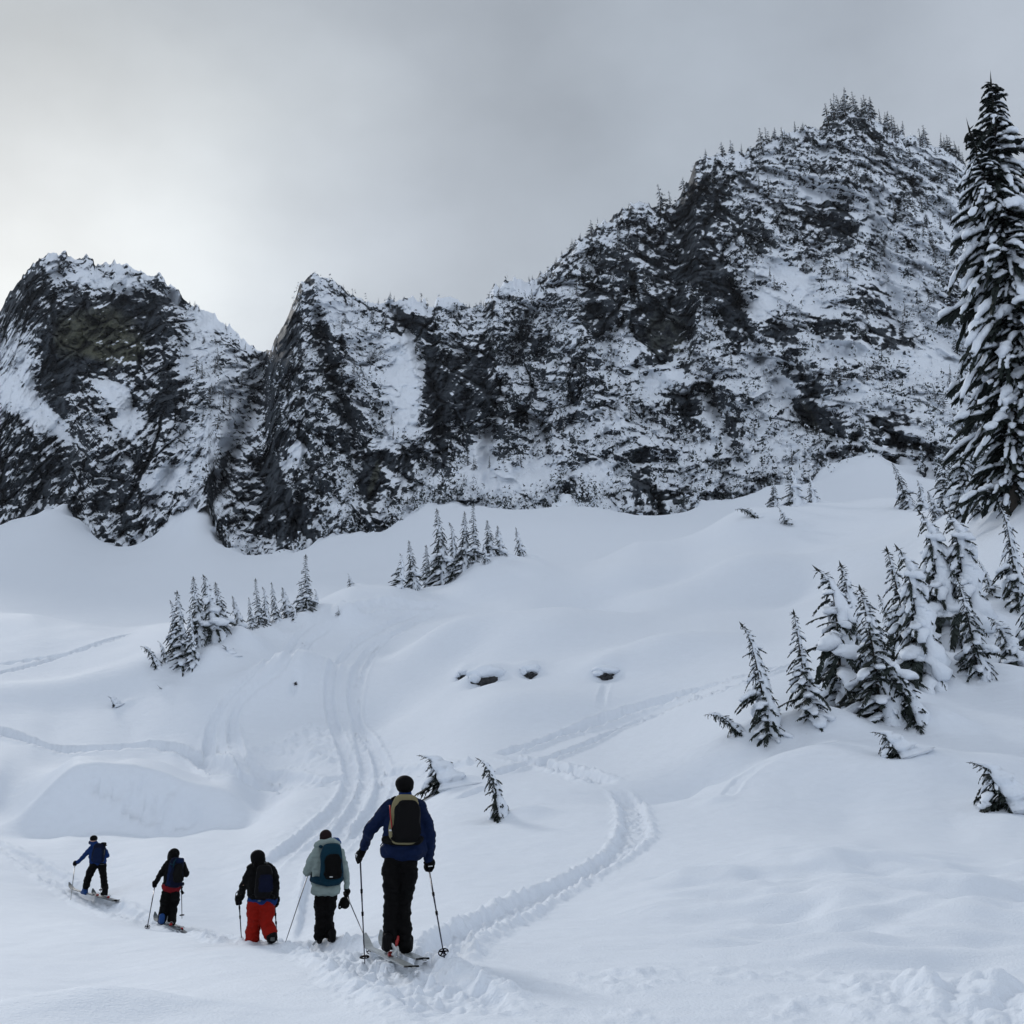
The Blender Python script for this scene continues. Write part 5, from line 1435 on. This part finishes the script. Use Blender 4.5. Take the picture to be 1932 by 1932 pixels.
plant('small', 664, 1101, 657, 1080, 'small lone sapling on the snowy crest between the two tree groups', None, (80, 125))
plant('tiny', 575, 1218, 568, 1208, 'twig-sized sapling tip beside the left ski track', None, (60, 125))
plant('drape', 222, 1332, 205, 1311, 'small dark sapling alone on the smooth slope below the left thicket', None, (60, 110))
plant('tiny', 306, 1298, 296, 1290, 'sapling tip just breaking the snow below the thicket', None, (60, 110))
KB = 'hemlocks on the crest of the bowl'
lc_ = 'snow-dusted hemlock in the group on the crest below the cliff'
for k, bx, by, tx, ty, lb in [
    ('small', 752, 1103, 757, 1040, 'short hemlock at the lower end of the group on the crest'), ('full', 782, 1094, 772, 1018, lc_), ('full', 836, 1068, 825, 957, 'tallest hemlock of the group on the crest below the cliff'), ('slim', 808, 1072, 805, 1027, lc_),
    ('slim2', 857, 1062, 850, 984, lc_), ('full', 874, 1060, 877, 963, lc_), ('spire', 897, 1052, 893, 948, lc_), ('full', 925, 1052, 920, 980, lc_),
    ('full2', 942, 1046, 940, 990, lc_), ('full2', 917, 1064, 913, 1027, 'low snow-heaped hemlock in front of the group on the crest'), ('full2', 983, 1049, 973, 993, 'hemlock standing apart at the upper end of the group on the crest')]:
    plant(k, bx, by, tx, ty, lb, KB, (100, 135))
KC = 'young trees under the cliff foot'
for k, bx, by, tx, ty, lb in [
    ('full', 1460, 952, 1458, 902, 'young snowy conifer against the cliff foot'), ('full2', 1496, 950, 1494, 880, 'young snowy conifer against the cliff foot'), ('full', 1532, 948, 1527, 893, 'young snowy conifer against the cliff foot'),
    ('bent', 1432, 975, 1390, 955, 'sapling lying nearly flat on the snow under the cliff'), ('small', 1486, 988, 1468, 952, 'crooked sapling in front of the conifers at the cliff foot')]:
    plant(k, bx, by, tx, ty, lb, KC, (110, 150))
KD = 'snow-laden hemlocks on the right slope'
plant('tall', 1902, 955, 1874, 137, 'very tall old hemlock with heavy drooping snow-covered boughs', None, (60, 110))
plant('tall', 2010, 960, 2000, 190, 'tall old hemlock half out of sight beside the tallest one', None, (60, 110), rz=2.1)
lu = 'snow-covered conifer crowding the foot of the tallest hemlock'
for k, bx, by, tx, ty, lb in [
    ('young', 1822, 968, 1818, 798, lu), ('young', 1786, 962, 1782, 850, lu), ('young', 1852, 965, 1858, 830, lu), ('full', 1715, 958, 1684, 872, 'leaning young conifer apart from those at the tall hemlock'), ('full', 1742, 962, 1730, 905, lu), ('full2', 1765, 980, 1752, 925, lu), ('young', 1900, 960, 1905, 850, lu)]:
    plant(k, bx, by, tx, ty, lb, 'conifers at the tall hemlock', (60, 125))
for k, bx, by, tx, ty, lb in [
    ('slim2', 1458, 1390, 1402, 1169, 'thin hemlock leaning over, first of the right-hand group beside the drooped sapling'), ('bent', 1402, 1382, 1335, 1338, 'dark sapling drooped almost flat beside the thin leaning hemlock'),
    ('slim', 1540, 1382, 1497, 1147, 'thin upright hemlock standing alone between leaning one and thicket'),
    ('slim', 1584, 1325, 1559, 1062, 'narrow dark-tipped hemlock on the outer edge of the right thicket'), ('full2', 1612, 1325, 1590, 1053, 'snow-cloaked hemlock with thin bare leader in the right thicket'), ('full', 1668, 1362, 1625, 1100, 'wide hemlock at the front of the right thicket'),
    ('full2', 1698, 1240, 1660, 1118, 'hemlock buried in snow behind the front of the right thicket'), ('bent', 1738, 1376, 1655, 1218, 'hemlock arched right over under a smooth white snow back'),
    ('full', 1750, 1290, 1690, 1023, 'large hemlock with a smooth snow bulge near its top'), ('slim', 1742, 1270, 1672, 1028, 'slender top leaning beside the snow-bulged hemlock'),
    ('full2', 1785, 1205, 1732, 957, 'high thin hemlock leaning behind the snow-bulged one'), ('full', 1828, 1200, 1786, 957, 'tall leaning hemlock with snow wall down its right side'),
    ('full', 1852, 1295, 1806, 1085, 'stocky hemlock low in the right thicket, heavily crusted'), ('small', 1874, 1124, 1842, 1046, 'small hemlock with white back on the upper right slope'),
    ('slim2', 1925, 1145, 1882, 946, 'leaning hemlock on the upper right slope with open boughs'), ('full', 1925, 1262, 1868, 1160, 'low dark hemlock beyond the stocky crusted one'), ('full2', 1960, 1240, 1930, 1040, 'snowy hemlock behind the low dark one on the right slope'),
    ('drape', 1700, 1424, 1660, 1370, 'small sapling sagging in a snow hollow below the right thicket'), ('drape', 1905, 1520, 1848, 1424, 'half-buried sapling with a large snow hood on the right slope'),
    ('drape', 842, 1484, 808, 1414, 'dark sapling with white snow hood beside the upper track'), ('bent', 946, 1546, 902, 1420, 'thin curved sapling with drifted snow at its back')]:
    plant(k, bx, by, tx, ty, lb, KD if bx > 1400 else 'lone curved saplings', (28, 75))
# snow drifted behind the trunks, hollow in front
Zt = Ground.Z
for x, y, h in WELLS:
    if y > 140: continue
    s = min(0.16 * h + 0.25, 1.2)
    m = (np.abs(gx - x) < 5 * s) & (np.abs(gy - y) < 5 * s)
    dx = (gx[m] - x) / s; dy = (gy[m] - y) / s
    Zt[m] += -0.20 * s * np.exp(-((dx + .35) ** 2 / 1.2 + (dy + .55) ** 2 / .9)) + 0.50 * s * np.exp(-((dx - 1.25) ** 2 / 2.2 + (dy - .5) ** 2 / 1.6))
Ground.Z = Zt

# ------------------------------------------------------------------ far conifers on the cliffs
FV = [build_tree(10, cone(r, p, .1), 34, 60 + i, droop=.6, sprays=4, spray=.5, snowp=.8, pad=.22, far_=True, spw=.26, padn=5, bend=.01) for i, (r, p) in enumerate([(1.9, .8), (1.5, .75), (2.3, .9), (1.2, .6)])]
def far_tree(px, py, hpx, label, group, v=None):
    g = on_cliff(px, py)
    h = hpx / FPX * g.y * 1.02
    d = FV[v if v is not None else random.randrange(4)]
    o = empty('conifer', (g.x, g.y - 0.5, g.z - 0.04 * h)); s = h / 10.0
    o.scale = (s * random.uniform(1.2, 1.9), s * random.uniform(1.2, 1.9), s); o.rotation_euler = (random.uniform(-.05, .05), random.uniform(-.06, .06), random.uniform(0, 6.28))
    for nm, cn in (('trunk', 'trunk'), ('foliage', 'crown'), ('snow', 'snow_load')):
        c = link(bpy.data.objects.new(cn, d[nm]), o)
        if nm == 'snow': c['kind'] = 'stuff'
    tag(o, label, 'tree', group)
def ridge_y(px):
    return float(np.interp(px, pxs, rpy_))
lab1 = 'small conifer silhouetted on the right-hand mountain crest'
for px, hp in [(1115, 26), (1243, 46), (1262, 30), (1290, 24), (1330, 18), (1362, 26), (1378, 24), (1398, 18), (1436, 38), (1446, 30), (1462, 22), (1500, 18), (1514, 14), (1560, 34), (1572, 40), (1584, 36), (1596, 44), (1610, 36), (1624, 30), (1632, 36), (1644, 34), (1660, 26), (1676, 38),
    (1690, 32), (1700, 22), (1742, 34), (1748, 26), (1776, 26), (1788, 30), (1800, 22), (1810, 26), (1060, 12), (1078, 18), (1095, 14), (1048, 12)]:
    far_tree(px, ridge_y(px) + 5, hp * 1.35, lab1, 'conifers along the right crest')
    if px > 1540: far_tree(px + random.uniform(-9, 9), ridge_y(px) + 9, hp * random.uniform(.9, 1.3), lab1, 'conifers along the right crest')
lab2 = 'tiny conifer on the low middle ridge'
for px, hp in [(648, 10), (664, 10), (712, 14), (735, 18), (742, 14), (760, 10), (884, 12), (906, 14), (912, 10), (998, 14), (1003, 10)]:
    far_tree(px, ridge_y(px) + 3, hp, lab2, 'conifers along the middle ridge')
lab3 = 'tiny conifer on the snow shoulder of the left crag'
for px, py, hp in [(358, 580, 14), (366, 584, 18), (374, 588, 14), (425, 622, 14), (372, 700, 40), (378, 715, 36), (408, 690, 40), (404, 700, 30), (398, 760, 42), (420, 770, 46), (432, 775, 40), (365, 640, 16), (382, 648, 20), (352, 770, 34), (446, 690, 24), (455, 730, 30), (462, 660, 16), (440, 800, 34), (410, 810, 34), (380, 800, 30), (470, 700, 20)]:
    far_tree(px, py, hp, lab3, 'conifers on the left crag')
lab4 = 'small snow-crusted conifer clinging to the face of the right-hand mountain'
cnt = 0
rr4 = random.Random(5)
while cnt < 190:
    px = rr4.uniform(1020, 1830); top_ = ridge_y(px)
    py = rr4.uniform(top_ + 14, 900 if px > 1300 else 820)
    c = int(np.searchsorted(pxs, px)); s = (py - bpy_[c]) / (rpy_[c] - bpy_[c]); r = int(np.clip(np.searchsorted(sv, s), 0, NS - 1))
    dens = 0.25 + 0.75 * sstep(1300, 1700, px) * sstep(750, 450, py)
    if WALL[r, c] > 0.35 or FIELD[r, c] > 0.75 or rr4.random() > dens: continue
    far_tree(px, py, rr4.uniform(20, 42), lab4, 'conifers on the mountain face'); cnt += 1
lab5 = 'small snow-crusted conifer clinging to the middle crags'
cnt = 0
while cnt < 45:
    px = rr4.uniform(600, 1020); py = rr4.uniform(ridge_y(px) + 15, 900)
    c = int(np.searchsorted(pxs, px)); s = (py - bpy_[c]) / (rpy_[c] - bpy_[c]); r = int(np.clip(np.searchsorted(sv, s), 0, NS - 1))
    if WALL[r, c] > 0.3 or s < 0.1: continue
    far_tree(px, py, rr4.uniform(16, 34), lab5, 'conifers on the middle crags'); cnt += 1
# the scrub that reads only as dark fur on the rock
nsc = 4600
foot = np.argwhere(np.abs(CLZ - ground(CLX, CLY)) < 2.5)
foot = foot[(foot[:, 1] > 50) & (foot[:, 1] < NCX - 60)]
foot = foot[fbm(pxs[foot[:, 1]] / 30, pxs[foot[:, 1]] * 0, 2, 881) > -0.05]
vv, ff, mi = [], [], []
rs = np.random.default_rng(3)
k_ = 0
while k_ < nsc:
    c = rs.integers(60, NCX - 70); r = rs.integers(30, NS - 4)
    if k_ < 450 and len(foot):
        r, c = foot[rs.integers(0, len(foot))]
    elif WALL[r, c] > 0.35 or FIELD[r, c] > 0.6: continue
    if pxs[c] < 520 and rs.random() < 0.6: continue
    if pxs[c] < 345 and rs.random() < 0.6: continue
    x, y, z = CLX[r, c], CLY[r, c], CLZ[r, c]
    h = rs.uniform(2.0, 6.5); w = h * rs.uniform(.16, .32)
    for lev in range(13):
        f = rs.random() ** 1.2; a = rs.uniform(0, 6.28); q = w * (1 - f) * rs.uniform(.2, 1)
        c0 = np.array((x + math.cos(a) * q, y - 0.7 + math.sin(a) * q, z + f * h))
        sz = h * rs.uniform(.09, .20) * (1.15 - 0.6 * f)
        b = len(vv)
        for j in range(3):
            o3 = rs.normal(size=3); o3 /= np.linalg.norm(o3)
            vv.append(tuple(c0 + o3 * sz))
        ff.append((b, b + 1, b + 2)); mi.append(1 if rs.random() < 0.38 else 0)
    k_ += 1
me = bpy.data.meshes.new('distant_scrub'); me.from_pydata(vv, [], ff); me.update()
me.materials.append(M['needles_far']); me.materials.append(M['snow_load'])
me.polygons.foreach_set('material_index', np.array(mi, np.int32))
sc_ = link(bpy.data.objects.new('distant_scrub', me))
tag(sc_, 'distant snow-dusted scrub and dwarf conifers covering the cliff ledges', 'scrub', kind='stuff')
# ------------------------------------------------------------------ build the snow sheet last, once every hollow and drift is in
V = np.stack([GX, GY, Ground.Z], -1).reshape(-1, 3)
me = grid_mesh('snow_ground', V, NR, NT, smooth=True)
me.materials.append(M['snow_ground'])
gr = link(bpy.data.objects.new('snow_ground', me))
tag(gr, 'rolling deep snow with ski tracks under the cliffs', 'snow', kind='structure')
# ------------------------------------------------------------------ thin cold haze in the air, thicker things fade over hundreds of metres
hz_v = [(x, y, z) for z in (-60, 460) for (x, y) in ((-1500, -1000), (1500, -1000), (1500, 1400), (-1500, 1400))]
hz_f = [(3, 2, 1, 0), (4, 5, 6, 7), (0, 1, 5, 4), (1, 2, 6, 5), (2, 3, 7, 6), (3, 0, 4, 7)]
hm = bpy.data.materials.new('haze_air'); hm.use_nodes = True
ht = hm.node_tree
for n in list(ht.nodes): ht.nodes.remove(n)
ho = N(ht, 'ShaderNodeOutputMaterial'); hv = N(ht, 'ShaderNodeVolumePrincipled')
hv.inputs['Color'].default_value = (0.86, 0.92, 1.0, 1); hv.inputs['Density'].default_value = 0.00005
hv.inputs['Anisotropy'].default_value = 0.0
L(ht, hv.outputs[0], ho.inputs['Volume'])
hz = mesh_obj('haze', hz_v, hz_f, hm, None, False)
tag(hz, 'thin pale haze hanging between the slopes and the cliffs', 'haze', kind='stuff')
